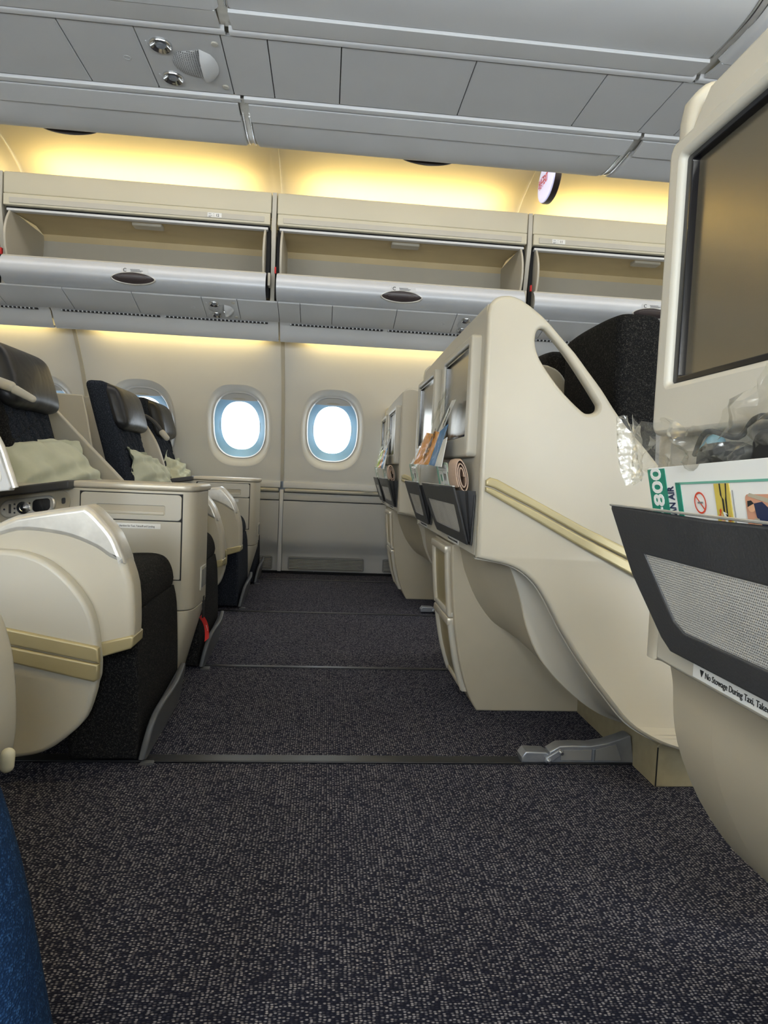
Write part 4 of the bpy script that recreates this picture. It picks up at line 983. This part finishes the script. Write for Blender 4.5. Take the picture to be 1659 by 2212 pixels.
# red ribbon tag hanging from the near console
rt = thing('ribbon_tag', 'red pull tag with white lettering hanging from the near console', 'tag', (-0.40, 2.36, 0.27))
rows = [[(-0.413 + 0.018 * k / 8, 2.285 + 0.05 * math.sin(k * 0.35), 0.222 - 0.011 * k), (-0.409 + 0.022 * k / 8, 2.318 + 0.05 * math.sin(k * 0.35), 0.226 - 0.011 * k)] for k in range(9)]
loft('ribbon', rows, RED, rt, thick=0.001)
text('lettering', 'PULL', 0.018, (-0.3915, 2.350, 0.150), (-0.25, 0.0, 0.95), (0.0, 1, 0), WHITE, rt, 0.0004, sx=0.8)

# row 12 shells: wings seen edge on behind and beside the seats --------------
t = thing('seat_back_shell', 'cream shell with sloping wing behind the big headrest at the left', 'seat shell', (-1.49, 1.62, 0), 'cream seat-back shells of row 12')
plate('back_panel', [(1.66, 0.3), (2.88, 0.3), (2.88, 1.15), (1.66, 1.15)], -1.52, -1.48, 'X', CREAM2, t, 0.006)
plate('wing', smooth([(-1.49, 1.19), (-1.40, 1.18), (-1.28, 1.07), (-1.152, 0.941), (-1.02, 0.806), (-0.888, 0.672), (-0.80, 0.57)], 4) + [(-0.80, 0.3), (-1.49, 0.3)], 2.97, 3.0, 'Y', CREAM, t, 0.008, 3)
w = plate('wing', smooth([(-1.49, 1.16), (-1.30, 1.14), (-1.10, 1.06), (-0.95, 0.95), (-0.84, 0.86), (-0.777, 0.781), (-0.753, 0.718), (-0.736, 0.671)], 4) + [(-0.74, 0.662), (-0.9, 0.64), (-1.49, 0.62)], 1.625, 1.655, 'Y', GREYD, t, 0.004, 2)
tube('wing_edge', [(a, 1.64, b) for a, b in smooth([(-1.49, 1.165), (-1.30, 1.144), (-1.10, 1.064), (-0.948, 0.952), (-0.837, 0.862), (-0.774, 0.782), (-0.750, 0.719), (-0.733, 0.668)], 4)], 0.009, SILVER, w, 8)
lathe('speaker_ring', [(0.022, 0), (0.022, 0.003), (0.019, 0.003), (0.019, 0.0)], (-0.778, 1.626, 0.692), (0, -1, 0), SILVER, w, 24)
plate('wing_button', rrect(-0.84, -0.775, 0.725, 0.755, 0.006), 1.6215, 1.626, 'Y', CREAM2, w, 0.002)
t = thing('seat_back_shell', 'cream shell panel and divider around the pair of seats by the windows', 'seat shell', (-1.49, 3.485, 0), 'cream seat-back shells of row 12')
plate('wing', [(-1.80, 1.085), (-1.226, 1.068), (-1.20, 0.95), (-1.15, 0.66), (-1.15, 0.3), (-1.80, 0.3)], 3.458, 3.476, 'Y', CREAM, t, 0.006, 3)
plate('back_panel', [(3.49, 0.3), (4.55, 0.3), (4.55, 1.085), (3.49, 1.085)], -1.52, -1.48, 'X', CREAM2, t, 0.006)
plate('divider', smooth([(-1.48, 1.12), (-1.25, 1.115), (-1.16, 1.07), (-1.097, 0.992), (-1.026, 0.885), (-0.98, 0.77), (-0.947, 0.647)], 4) + [(-0.94, 0.4), (-1.48, 0.4)], 4.085, 4.115, 'Y', CREAM, t, 0.008, 3)

# near pair of row 12: only its aisle armrest end shows at the left edge ----
t = thing('aisle_armrest', 'cream armrest end with pale knob at the left edge above the jeans', 'armrest', (-0.5, 0.75, 0))
P = smooth([(-0.95, 0.60), (-0.50, 0.60), (-0.402, 0.59), (-0.374, 0.572), (-0.358, 0.535), (-0.350, 0.49), (-0.348, 0.43), (-0.353, 0.395), (-0.365, 0.377), (-0.41, 0.36), (-0.55, 0.34), (-0.95, 0.34)], 4, False)
plate('armrest_body', P, 0.72, 0.80, 'Y', CREAM, t, 0.014, 4)
P2 = smooth([(-0.95, 0.585), (-0.50, 0.585), (-0.412, 0.578), (-0.384, 0.56), (-0.369, 0.525), (-0.362, 0.48), (-0.361, 0.43), (-0.366, 0.40), (-0.382, 0.385), (-0.55, 0.36), (-0.95, 0.36)], 4, False)
plate('armrest_panel', P2, 0.712, 0.722, 'Y', CREAM2, t, 0.004, 3)
capsule('knob', (-0.340, 0.752, 0.410), (-0.341, 0.752, 0.397), 0.0075, 0.0075, KNOB, t)
plate('armrest_post', [(-0.90, 0.0), (-0.55, 0.0), (-0.60, 0.36), (-0.90, 0.36)], 0.725, 0.795, 'Y', TANBOX, t, 0.006)
t2 = thing('airliner_seat', 'near aisle seat left of the photo carrying the seated person', 'seat', (-0.8, 0.42, 0), 'near seats of row 12')
put('seat_cushion', cushion_mesh(-1.12, -0.52, 0.24, 0.70, 0.32, 0.44, 0.035), DARKFAB, t2, 60)
put('backrest', cushion_mesh(-1.26, -1.13, 0.24, 0.70, 0.40, 1.12, 0.035, 4, 0.17), DARKFAB, t2, 60)
rbox('seat_base', (-1.10, -0.60, 0.28, 0.66, 0.0, 0.325), TANBOX, t2, 0.01)

# row 11 seats seen over the wing ---------------------------------------------
for (y0, y1, lab) in ((1.70, 2.12, 'tall black woven seat back rising behind the cream wing with the hole'), (2.26, 2.66, 'black woven seat back hidden behind the twin-screen shell')):
    t = thing('airliner_seat', lab, 'seat', (1.0, (y0 + y1) / 2, 0), 'dark seats of row 11')
    me = cushion_mesh(0.775, 0.90, y0, y1, 0.44, 1.203, 0.030, 4, 0.04)
    for v in me.vertices:
        e = abs(v.co.y - (y0 + y1) / 2) / ((y1 - y0) / 2)
        if v.co.z > 0.95: v.co.z -= 0.012 * e ** 3 * (v.co.z - 0.95) / 0.245
        v.co.x += 0.02 * max(0, (v.co.z - 0.9))
    put('backrest', subdiv_mesh(me, 1), DARKFAB, t, 60)
    put('headrest', cushion_mesh(0.90, 0.97, y0 + 0.02, y1 - 0.02, 0.98, 1.17, 0.03, 3), LEATHER, t, 60)
    put('seat_cushion', cushion_mesh(0.9, 1.35, y0, y1, 0.34, 0.48, 0.035), DARKFAB, t, 60)
    rbox('seat_base', (0.86, 1.3, y0 + 0.03, y1 - 0.03, 0.152, 0.345), TANBOX, t, 0.01)

# ------------------------------------------------------------------ pillows
def pillow(label, c, ax, ay, w, h, th, seed):
    """c centre, ax = long direction, ay = up direction along the cloth"""
    rnd = random.Random(seed)
    ax = Vector(ax).normalized(); ay = Vector(ay).normalized(); az = ax.cross(ay).normalized(); c = Vector(c)
    ph = [rnd.uniform(0, 6) for _ in range(8)]
    N = 30; rows = []
    fr, bk = [], []
    for j in range(N + 1):
        v = -1 + 2 * j / N; a, b = [], []
        for i in range(N + 1):
            u = -1 + 2 * i / N
            uu_, vv_ = min(1, abs(u) / 0.86), min(1, abs(v) / 0.84)
            t = max(0, (1 - uu_ ** 3.2)) ** 0.55 * max(0, (1 - vv_ ** 3.0)) ** 0.55
            px = u * w / 2 * (1 - 0.06 * (1 - abs(u)) - 0.07 * (1 - v * v) * abs(u)); py = v * h / 2 * (1 - 0.12 * (1 - u * u) * abs(v))
            wr = 0.006 * math.sin(9 * u + 5 * v + ph[0]) + 0.005 * math.sin(14 * v - 6 * u + ph[1]) + 0.005 * math.sin(5 * u - 11 * v + ph[2]) + 0.004 * math.sin(21 * u + ph[3] + 4 * v)
            fold = 0.035 * (abs(u) ** 4) * math.sin(3 * v + ph[4]) + 0.02 * (abs(v) ** 4) * math.sin(4 * u + ph[5])
            p = c + ax * px + ay * py
            a.append(p + az * (th * t + fold + wr)); b.append(p + az * (-th * 0.8 * t + fold + wr * 0.6 - 0.002))
        fr.append(a); bk.append(b)
    vs = [p for r in fr for p in r] + [p for r in bk for p in r]; n = N + 1; fs = []
    for j in range(N):
        for i in range(N):
            q = j * n + i; fs.append((q, q + 1, q + n + 1, q + n)); q += n * n; fs.append((q, q + n, q + n + 1, q + 1))
    rim = [j for j in range(n)] + [k * n + N for k in range(1, n)] + [N * n + k for k in range(N - 1, -1, -1)] + [k * n for k in range(N - 1, 0, -1)]
    for a, b in zip(rim, rim[1:] + rim[:1]): fs.append((b, a, a + n * n, b + n * n))
    o = put('pillow', faces_mesh(vs, fs), PILLOWM, None, 60)
    return tag(o, label, 'pillow', 'pale green pillows on the seats')
pillow('large pale green pillow against the seat with the big headrest', (-1.035, 2.60, 0.70), (0.28, 1, 0.0), (-0.55, 0.05, 0.85), 0.60, 0.29, 0.065, 3)
pillow('pale green pillow on the left seat of the pair by the windows', (-0.955, 3.72, 0.69), (0.30, 1, -0.25), (-0.50, 0.15, 0.85), 0.42, 0.25, 0.05, 8)
pillow('farthest pale green pillow, on the seat against the window wall', (-0.955, 4.42, 0.68), (0.1, 1, -0.1), (-0.55, 0.1, 0.85), 0.34, 0.25, 0.05, 5)

# ------------------------------------------------------------------ things in the pockets
def card(name, label, y, w, z0, z1, x0, lean, m, cat, group=None, roll=0.0):
    """a stiff card standing in a pocket, leaning out at the top by `lean`"""
    t = thing(name, label, cat, (x0, y, z0), group)
    def wv(v):
        dz = v.z - z0; dy = v.y - y
        return Vector((v.x + x0 - lean * dz / (z1 - z0), y + dy * math.cos(roll) - dz * math.sin(roll), z0 + dz * math.cos(roll) + dy * math.sin(roll)))
    plate('card_sheet', rrect(y - w / 2, y + w / 2, z0, z1, 0.004), -0.0012, 0.0012, 'X', m, t, 0.0005, warp=wv)
    return t, wv
def prints(t, wv, items, off=-0.0016):
    for n, (a, b, c, d, m) in enumerate(items):
        me = rbox_mesh(off - 0.0003, off + 0.0003, a, b, c, d, 0)
        for v in me.vertices: v.co = wv(v.co)
        put('print_block', me, m, t, 0)
def safety_card(y, label, x, w=0.19):
    t, wv = card('safety_card', label, y, w, 0.60, 0.782, x - 0.017, 0.042, CARDG, 'card', 'safety cards in the pockets', 0.04)
    prints(t, wv, [(y + w * .36, y + w * .48, 0.61, 0.778, MINT), (y - w * .46, y + w * .30, 0.757, 0.775, WHITE), (y - w * .40, y - w * .05, 0.72, 0.76, INKG if False else WHITE), (y, y + w * .28, 0.715, 0.755, WHITE), (y - w * .40, y + w * .28, 0.764, 0.767, INKG), (y - w * .3, y - w * .1, 0.73, 0.75, INKG), (y + w * .05, y + w * .2, 0.725, 0.745, MINT)])
safety_card(MIDY + 0.265, 'pale green card in the large grey pocket under the nearer twin screen', SX)
safety_card(MIDY + 0.895, 'pale green card in the narrow pocket under the orange leaflets', SX, 0.19)
safety_card(FARY + 0.285, 'pale green card in the nearer pocket of the far shell', SX)
safety_card(FARY + 0.90, 'pale card in the farthest grey pocket beside the window wall', SX, 0.19)
def rolled_pouch(y, label, x):
    t = thing('rolled_pouch', label, 'pouch', (x - 0.03, y, 0.6), 'beige rolled pouches in the pockets')
    sp = []
    for k in range(64):
        a = k / 63 * 2.6 * 2 * PI; r = 0.35 + 0.65 * k / 63
        sp.append((0.019 * r * math.cos(a), 0.050 * (0.45 + 0.55 * k / 63) * math.sin(a)))
    rows = []
    for f_, s_ in ((0.0, 0.94), (0.06, 1), (0.5, 1.03), (0.94, 1), (1.0, 0.94)):
        rows.append([(x - 0.034 + a * s_ - 0.18 * b, y - 0.05 + 0.11 * f_, 0.742 + b * s_) for a, b in sp])
    loft('cloth_roll', rows, PINK, t, thick=0.0025, sharp=60)
rolled_pouch(MIDY + 0.115, 'rolled beige pouch in the large pocket of the shell with the hole', SX)
rolled_pouch(FARY + 0.12, 'rolled beige pouch in the nearer pocket of the far shell', SX)

def leaflet_bag(dy, label, left_m, x, seed):
    """clear bag with an amenity set leaning sideways over the pocket rim; printed leaflets show through"""
    t = thing('leaflet_bag', label, 'plastic bag', (x - 0.05, 2.1 + dy, 0.77), 'clear bags of leaflets hung at the screens')
    def P(y, z, off=0.0): return Vector((x - 0.072 + off + 0.16 * (z - 0.77), y + dy, z))
    def leaf(n, q, m, off):
        bm = bmesh.new(); f = bm.faces.new([bm.verts.new(P(a, b, off)) for a, b in q])
        r = bmesh.ops.extrude_face_region(bm, geom=[f])
        for v in r['geom']:
            if isinstance(v, bmesh.types.BMVert): v.co.x += 0.0016
        bmesh.ops.recalc_face_normals(bm, faces=bm.faces[:])
        return put(n, bm_mesh(bm), m, t, 0)
    leaf('leaflet', [(2.47, 0.782), (2.24, 0.777), (2.13, 0.876), (2.30, 0.890)], left_m, 0.008)
    leaf('leaflet', [(2.24, 0.777), (2.065, 0.775), (1.975, 0.872), (2.075, 0.882)], ORANGE, 0.002)
    leaf('leaflet', [(2.063, 0.775), (1.95, 0.770), (1.86, 0.888), (1.973, 0.875)], BLUEP, 0.003)
    leaf('leaflet', [(1.948, 0.770), (1.83, 0.766), (1.835, 0.850), (1.90, 0.845)], WHITE, 0.004)
    leaf('leaflet', [(2.07, 0.868), (1.99, 0.872), (1.86, 0.958), (1.92, 0.962)], WHITE, 0.010)
    leaf('leaflet', [(2.12, 0.860), (2.08, 0.866), (1.95, 0.958), (1.98, 0.962)], INKG, 0.011)
    o = P(2.175, 0.783, 0.0012); u1 = (P(2.03, 0.872, 0.0012) - o).normalized(); u2 = Vector((0, 1, 0.05)); u2 = (u2 - u1 * u2.dot(u1)).normalized()
    text('lettering', '귀국편 면세품 주문', 0.040, tuple(o), tuple(u1), tuple(u2), INK, t, 0.0002, sx=0.50)
    o = P(1.975, 0.885, 0.0092); u1 = (P(1.885, 0.955, 0.0092) - o).normalized(); u2 = (Vector((0, 1, 0.05)) - u1 * Vector((0, 1, 0.05)).dot(u1)).normalized()
    text('lettering', 'KOREAN AIR', 0.022, tuple(o), tuple(u1), tuple(u2), INK, t, 0.0002, sx=0.62)
    rnd = random.Random(seed); rows = []
    for j in range(16):
        f = j / 15
        a = Vector((2.50 - 0.53 * f, 0.768 + 0.225 * f)); b = Vector((1.815 + 0.045 * f, 0.758 + 0.245 * f)); row = []
        for i in range(15):
            g = i / 14; q = a + (b - a) * g
            row.append(P(q.x + rnd.uniform(-0.004, 0.004), q.y + rnd.uniform(-0.003, 0.003), -0.004 - 0.012 * math.sin(PI * g) * (1 - 0.5 * f) + 0.004 * math.sin(g * 23 + f * 11) + 0.003 * math.sin(g * 9 - f * 31)))
        rows.append(row)
    loft('clear_film', rows, FILM2, t, sharp=0)
leaflet_bag(0.0, 'clear bag with orange and blue leaflets, on the shell with the hole', ORANGE, SX, 1)
leaflet_bag(1.83, 'small clear bag with lime and orange leaflets, on the far shell', LIME, SX, 2)

# near pocket: folded safety card and a clear headset bag
NC = SX - 0.058
t, wv = card('safety_card', 'large white and green safety card in the near pocket, lower right', 0.46, 0.42, 0.605, 0.7665, SX - 0.016, 0.032, WHITE, 'card', None, -0.04)
prints(t, wv, [(0.634, 0.6685, 0.61, 0.765, GREENP), (0.6085, 0.617, 0.61, 0.750, GREENP), (0.30, 0.617, 0.7485, 0.7505, MINT), (0.531, 0.553, 0.61, 0.748, YELLOWP), (0.31, 0.510, 0.640, 0.690, CARDG), (0.563, 0.596, 0.690, 0.7145, CARDG), (0.566, 0.574, 0.705, 0.712, SALMON)])
prints(t, wv, [(0.5265, 0.527, 0.690, 0.742, INKG)], -0.0022)
def drawn(pts, m, off=-0.0022):
    put('print_shape', faces_mesh([wv(Vector((off, a, b))) for a, b in pts], [tuple(range(len(pts)))]), m, t, 0)
drawn([(0.5450, 0.748), (0.5430, 0.748), (0.5428, 0.7365), (0.5405, 0.734), (0.5405, 0.722), (0.5388, 0.722), (0.5386, 0.734), (0.5375, 0.737), (0.5360, 0.748), (0.5342, 0.748), (0.5362, 0.7355), (0.537, 0.720), (0.543, 0.720), (0.543, 0.735), (0.545, 0.738)], INK)
drawn([(0.5435, 0.724), (0.5375, 0.722), (0.5375, 0.714), (0.5405, 0.713)], WHITE, -0.0025)
drawn([(0.5395, 0.722), (0.5365, 0.721), (0.5362, 0.716)], INK, -0.0028)
drawn([(0.5465, 0.722), (0.5435, 0.720), (0.5425, 0.710), (0.5455, 0.690), (0.5505, 0.690), (0.5485, 0.708)], SKINP)
drawn([(0.5515, 0.7195), (0.5475, 0.7215), (0.5478, 0.725), (0.5460, 0.7265), (0.5450, 0.7245), (0.5495, 0.7165)][::-1], REDP, -0.0026)
for zz, sg in ((0.716, 1), (0.702, -1)):
    drawn([(0.5345, zz - 0.007 * sg), (0.5335, zz - 0.007 * sg), (0.5335, zz), (0.5322, zz), (0.534, zz + 0.005 * sg), (0.5358, zz), (0.5345, zz)], REDP, -0.0026)
drawn([(0.5415, 0.706), (0.5375, 0.707), (0.5365, 0.700), (0.5385, 0.694), (0.5355, 0.690), (0.539, 0.690), (0.5425, 0.697)], INK)
drawn(rrect(0.40, 0.5115, 0.694, 0.7385, 0.004), SALMON, -0.0018)
drawn([(0.508, 0.737), (0.44, 0.722), (0.40, 0.716), (0.40, 0.722), (0.44, 0.727), (0.505, 0.7395)], TAN, -0.0021)
drawn(ell(0.504, 0.728, 0.0045, 0.0042, 14), SKINP, -0.0023); drawn([(0.5085, 0.728), (0.508, 0.733), (0.503, 0.7335), (0.500, 0.731), (0.5045, 0.7295)], INK, -0.0026)
drawn([(0.5005, 0.731), (0.490, 0.7325), (0.482, 0.727), (0.482, 0.714), (0.492, 0.712), (0.4985, 0.720)], NAVYP, -0.0024)
drawn(ell(0.4975, 0.714, 0.0045, 0.0045, 14), SKINP, -0.0027); drawn([(0.5015, 0.715), (0.501, 0.719), (0.495, 0.719), (0.4935, 0.716), (0.498, 0.7165)], TAN, -0.003)
drawn(rrect(0.4905, 0.5005, 0.700, 0.711, 0.003), SKYP, -0.0028)
drawn([(0.490, 0.713), (0.484, 0.714), (0.480, 0.703), (0.486, 0.699), (0.4905, 0.705)], SKINP, -0.0029)
drawn([(0.478, 0.725), (0.44, 0.722), (0.44, 0.706), (0.478, 0.704)], NAVYP, -0.0023)
def upcard(s, size, y, z, m, sx=1.0, off=-0.0021, bold=0.0):
    o = Vector(wv(Vector((off, y, z)))); u1 = (Vector(wv(Vector((off, y, z + 0.05)))) - o).normalized(); u2 = (Vector(wv(Vector((off, y + 0.05, z)))) - o).normalized()
    text('lettering', s, size, tuple(o), tuple(u1), tuple(u2), m, t, 0.0002, sx=sx, bold=bold)
upcard('A380-800', 0.0285, 0.6425, 0.6605, WHITE, 0.95, bold=0.0006)
upcard('KOREAN AIR', 0.0155, 0.6215, 0.697, NAVYP, 0.56, bold=0.0004)
c0 = (0.577, 0.731)
rows = []
for q in range(33):
    a = 2 * PI * q / 32
    rows.append([wv(Vector((-0.0024, c0[0] + r_ * math.cos(a), c0[1] + r_ * 1.05 * math.sin(a)))) for r_ in (0.0080, 0.0096)])
loft('no_smoking_ring', rows, REDP, t, sharp=0)
me = faces_mesh([wv(Vector((-0.0024, c0[0] + a, c0[1] + b))) for a, b in ((-0.0065, -0.0055), (-0.0055, -0.0065), (0.0065, 0.0055), (0.0055, 0.0065))], [(0, 1, 2, 3)])
put('no_smoking_bar', me, REDP, t, 0)
prints(t, wv, [(0.573, 0.581, 0.7305, 0.732, INKG)], -0.0022)

hb = thing('headset_bag', 'crinkled clear plastic bag with dark headset in the near pocket', 'plastic bag', (SX - 0.04, 0.5, 0.7))
rnd = random.Random(4)
rows = []
for j in range(25):
    f = j / 24; row = []
    for i in range(71):
        g = i / 70; y = 0.690 - 0.50 * g
        zt = 0.796 + 0.085 * max(0, (g - 0.15)) + 0.012 * math.sin(g * 19)
        z = 0.69 + (zt - 0.69) * f; e = max(0, f - 0.35)
        cr = abs(math.sin(g * 31 + f * 7)) * 0.010 + abs(math.sin(g * 17 - f * 13 + 1)) * 0.012 + abs(math.sin(g * 47 + f * 19 + 2)) * 0.005
        row.append((SX - 0.020 - e * 0.030 - cr * min(1, 3 * e) + rnd.uniform(-0.0015, 0.0015), y + 0.004 * math.sin(f * 15 + g * 40) * e, z + 0.006 * math.sin(g * 60) * e))
    rows.append(row)
loft('clear_film', rows, FILM, hb, sharp=0)
rows = []
for j in range(19):                                   # twisted ear of the bag on its left
    f = j / 18; row = []
    for i in range(19):
        g = i / 18 - 0.5
        row.append((SX - 0.052 + 0.008 * math.sin(g * 6 + f * 3) - 0.008 * abs(math.sin(g * 9 + f * 2)), 0.680 + 0.032 * f + g * (0.046 - 0.026 * f), 0.745 + 0.066 * f + 0.006 * math.sin(g * 9) + rnd.uniform(-0.001, 0.001)))
    rows.append(row)
loft('bag_ear', rows, FILM, hb, sharp=0)
for (yy, z, r_) in ((0.575, 0.780, 0.026), (0.49, 0.786, 0.030)):
    me = cushion_mesh(SX - 0.044, SX - 0.008, yy - r_, yy + r_, z - r_ * 0.8, z + r_ * 0.55, 0.012, 3)
    for v in me.vertices: v.co.z -= 0.012
    put('ear_cup', me, BLACK, hb, 60)
tube('headset_cord', smooth([(SX - 0.03, 0.62, 0.772), (SX - 0.04, 0.585, 0.792), (SX - 0.035, 0.545, 0.785), (SX - 0.04, 0.51, 0.80), (SX - 0.035, 0.45, 0.79), (SX - 0.03, 0.40, 0.80)], 5), 0.0025, BLACK, hb, 8)
capsule('foam_tip', (SX - 0.028, 0.600, 0.774), (SX - 0.028, 0.590, 0.782), 0.009, 0.009, SKYP, hb)

# ------------------------------------------------------------------ seated person: jeans and shoes
def person():
    t = thing('person', 'seated person in blue jeans, only a trouser leg at the lower left', 'person', (-0.5, 0.45, 0))
    def limb(name, pts, m):
        me = bpy.data.meshes.new(name)
        me.from_pydata([p[:3] for p in pts], [(i, i + 1) for i in range(len(pts) - 1)], [])
        ob = bpy.data.objects.new('tmp', me); C.objects.link(ob)
        ob.modifiers.new('k', 'SKIN')
        for v, p in zip(me.skin_vertices[0].data, pts): v.radius = (p[3], p[3])
        me.skin_vertices[0].data[0].use_root = True
        sb = ob.modifiers.new('s', 'SUBSURF'); sb.levels = 2; sb.render_levels = 2
        dg = bpy.context.evaluated_depsgraph_get()
        m2 = bpy.data.meshes.new_from_object(ob.evaluated_get(dg)); bpy.data.objects.remove(ob); m2.materials.clear()
        return put(name, m2, m, t, 70)
    # pelvis, both thighs and shins as one pair of trousers
    me = bpy.data.meshes.new('trousers')
    V = [(-0.93, 0.44, 0.53, 0.13), (-0.92, 0.53, 0.52, 0.095), (-0.62, 0.535, 0.515, 0.082), (-0.321, 0.535, 0.500, 0.066), (-0.288, 0.535, 0.36, 0.066), (-0.268, 0.535, 0.24, 0.066), (-0.241, 0.535, 0.09, 0.070),
         (-0.92, 0.34, 0.52, 0.095), (-0.66, 0.33, 0.515, 0.082), (-0.42, 0.32, 0.50, 0.066), (-0.42, 0.32, 0.30, 0.060), (-0.42, 0.32, 0.09, 0.062), (-0.95, 0.44, 0.66, 0.14)]
    E_ = [(0, 1), (1, 2), (2, 3), (3, 4), (4, 5), (5, 6), (0, 7), (7, 8), (8, 9), (9, 10), (10, 11), (0, 12)]
    me.from_pydata([v[:3] for v in V], E_, [])
    ob = bpy.data.objects.new('tmp', me); C.objects.link(ob)
    ob.modifiers.new('k', 'SKIN')
    for v, p in zip(me.skin_vertices[0].data, V): v.radius = (p[3], p[3])
    me.skin_vertices[0].data[0].use_root = True
    sb = ob.modifiers.new('s', 'SUBSURF'); sb.levels = 3; sb.render_levels = 3
    dg = bpy.context.evaluated_depsgraph_get()
    m2 = bpy.data.meshes.new_from_object(ob.evaluated_get(dg)); bpy.data.objects.remove(ob); m2.materials.clear()
    put('trousers', m2, DENIM, t, 70)
    for x, y in ((-0.225, 0.535), (-0.42, 0.32)):
        sole = smooth([(x - 0.075, y), (x - 0.06, y + 0.035), (x + 0.02, y + 0.035), (x + 0.12, y + 0.048), (x + 0.185, y + 0.03), (x + 0.20, y), (x + 0.185, y - 0.03), (x + 0.12, y - 0.045), (x + 0.02, y - 0.034), (x - 0.06, y - 0.035)], 3, True)
        plate('shoe_sole', sole, 0.001, 0.024, 'Z', BLACK, t, 0.006)
        up = plate('shoe', sole, 0.022, 0.10, 'Z', SHOE, t, 0.018, 3, warp=lambda v: Vector((v.x, y + (v.y - y) * (0.97 - max(0, v.z - 0.03) * 3.0), v.z if v.x < x + 0.03 else 0.022 + (v.z - 0.022) * max(0.45, 1 - (v.x - x - 0.03) * 3.2))))
person()
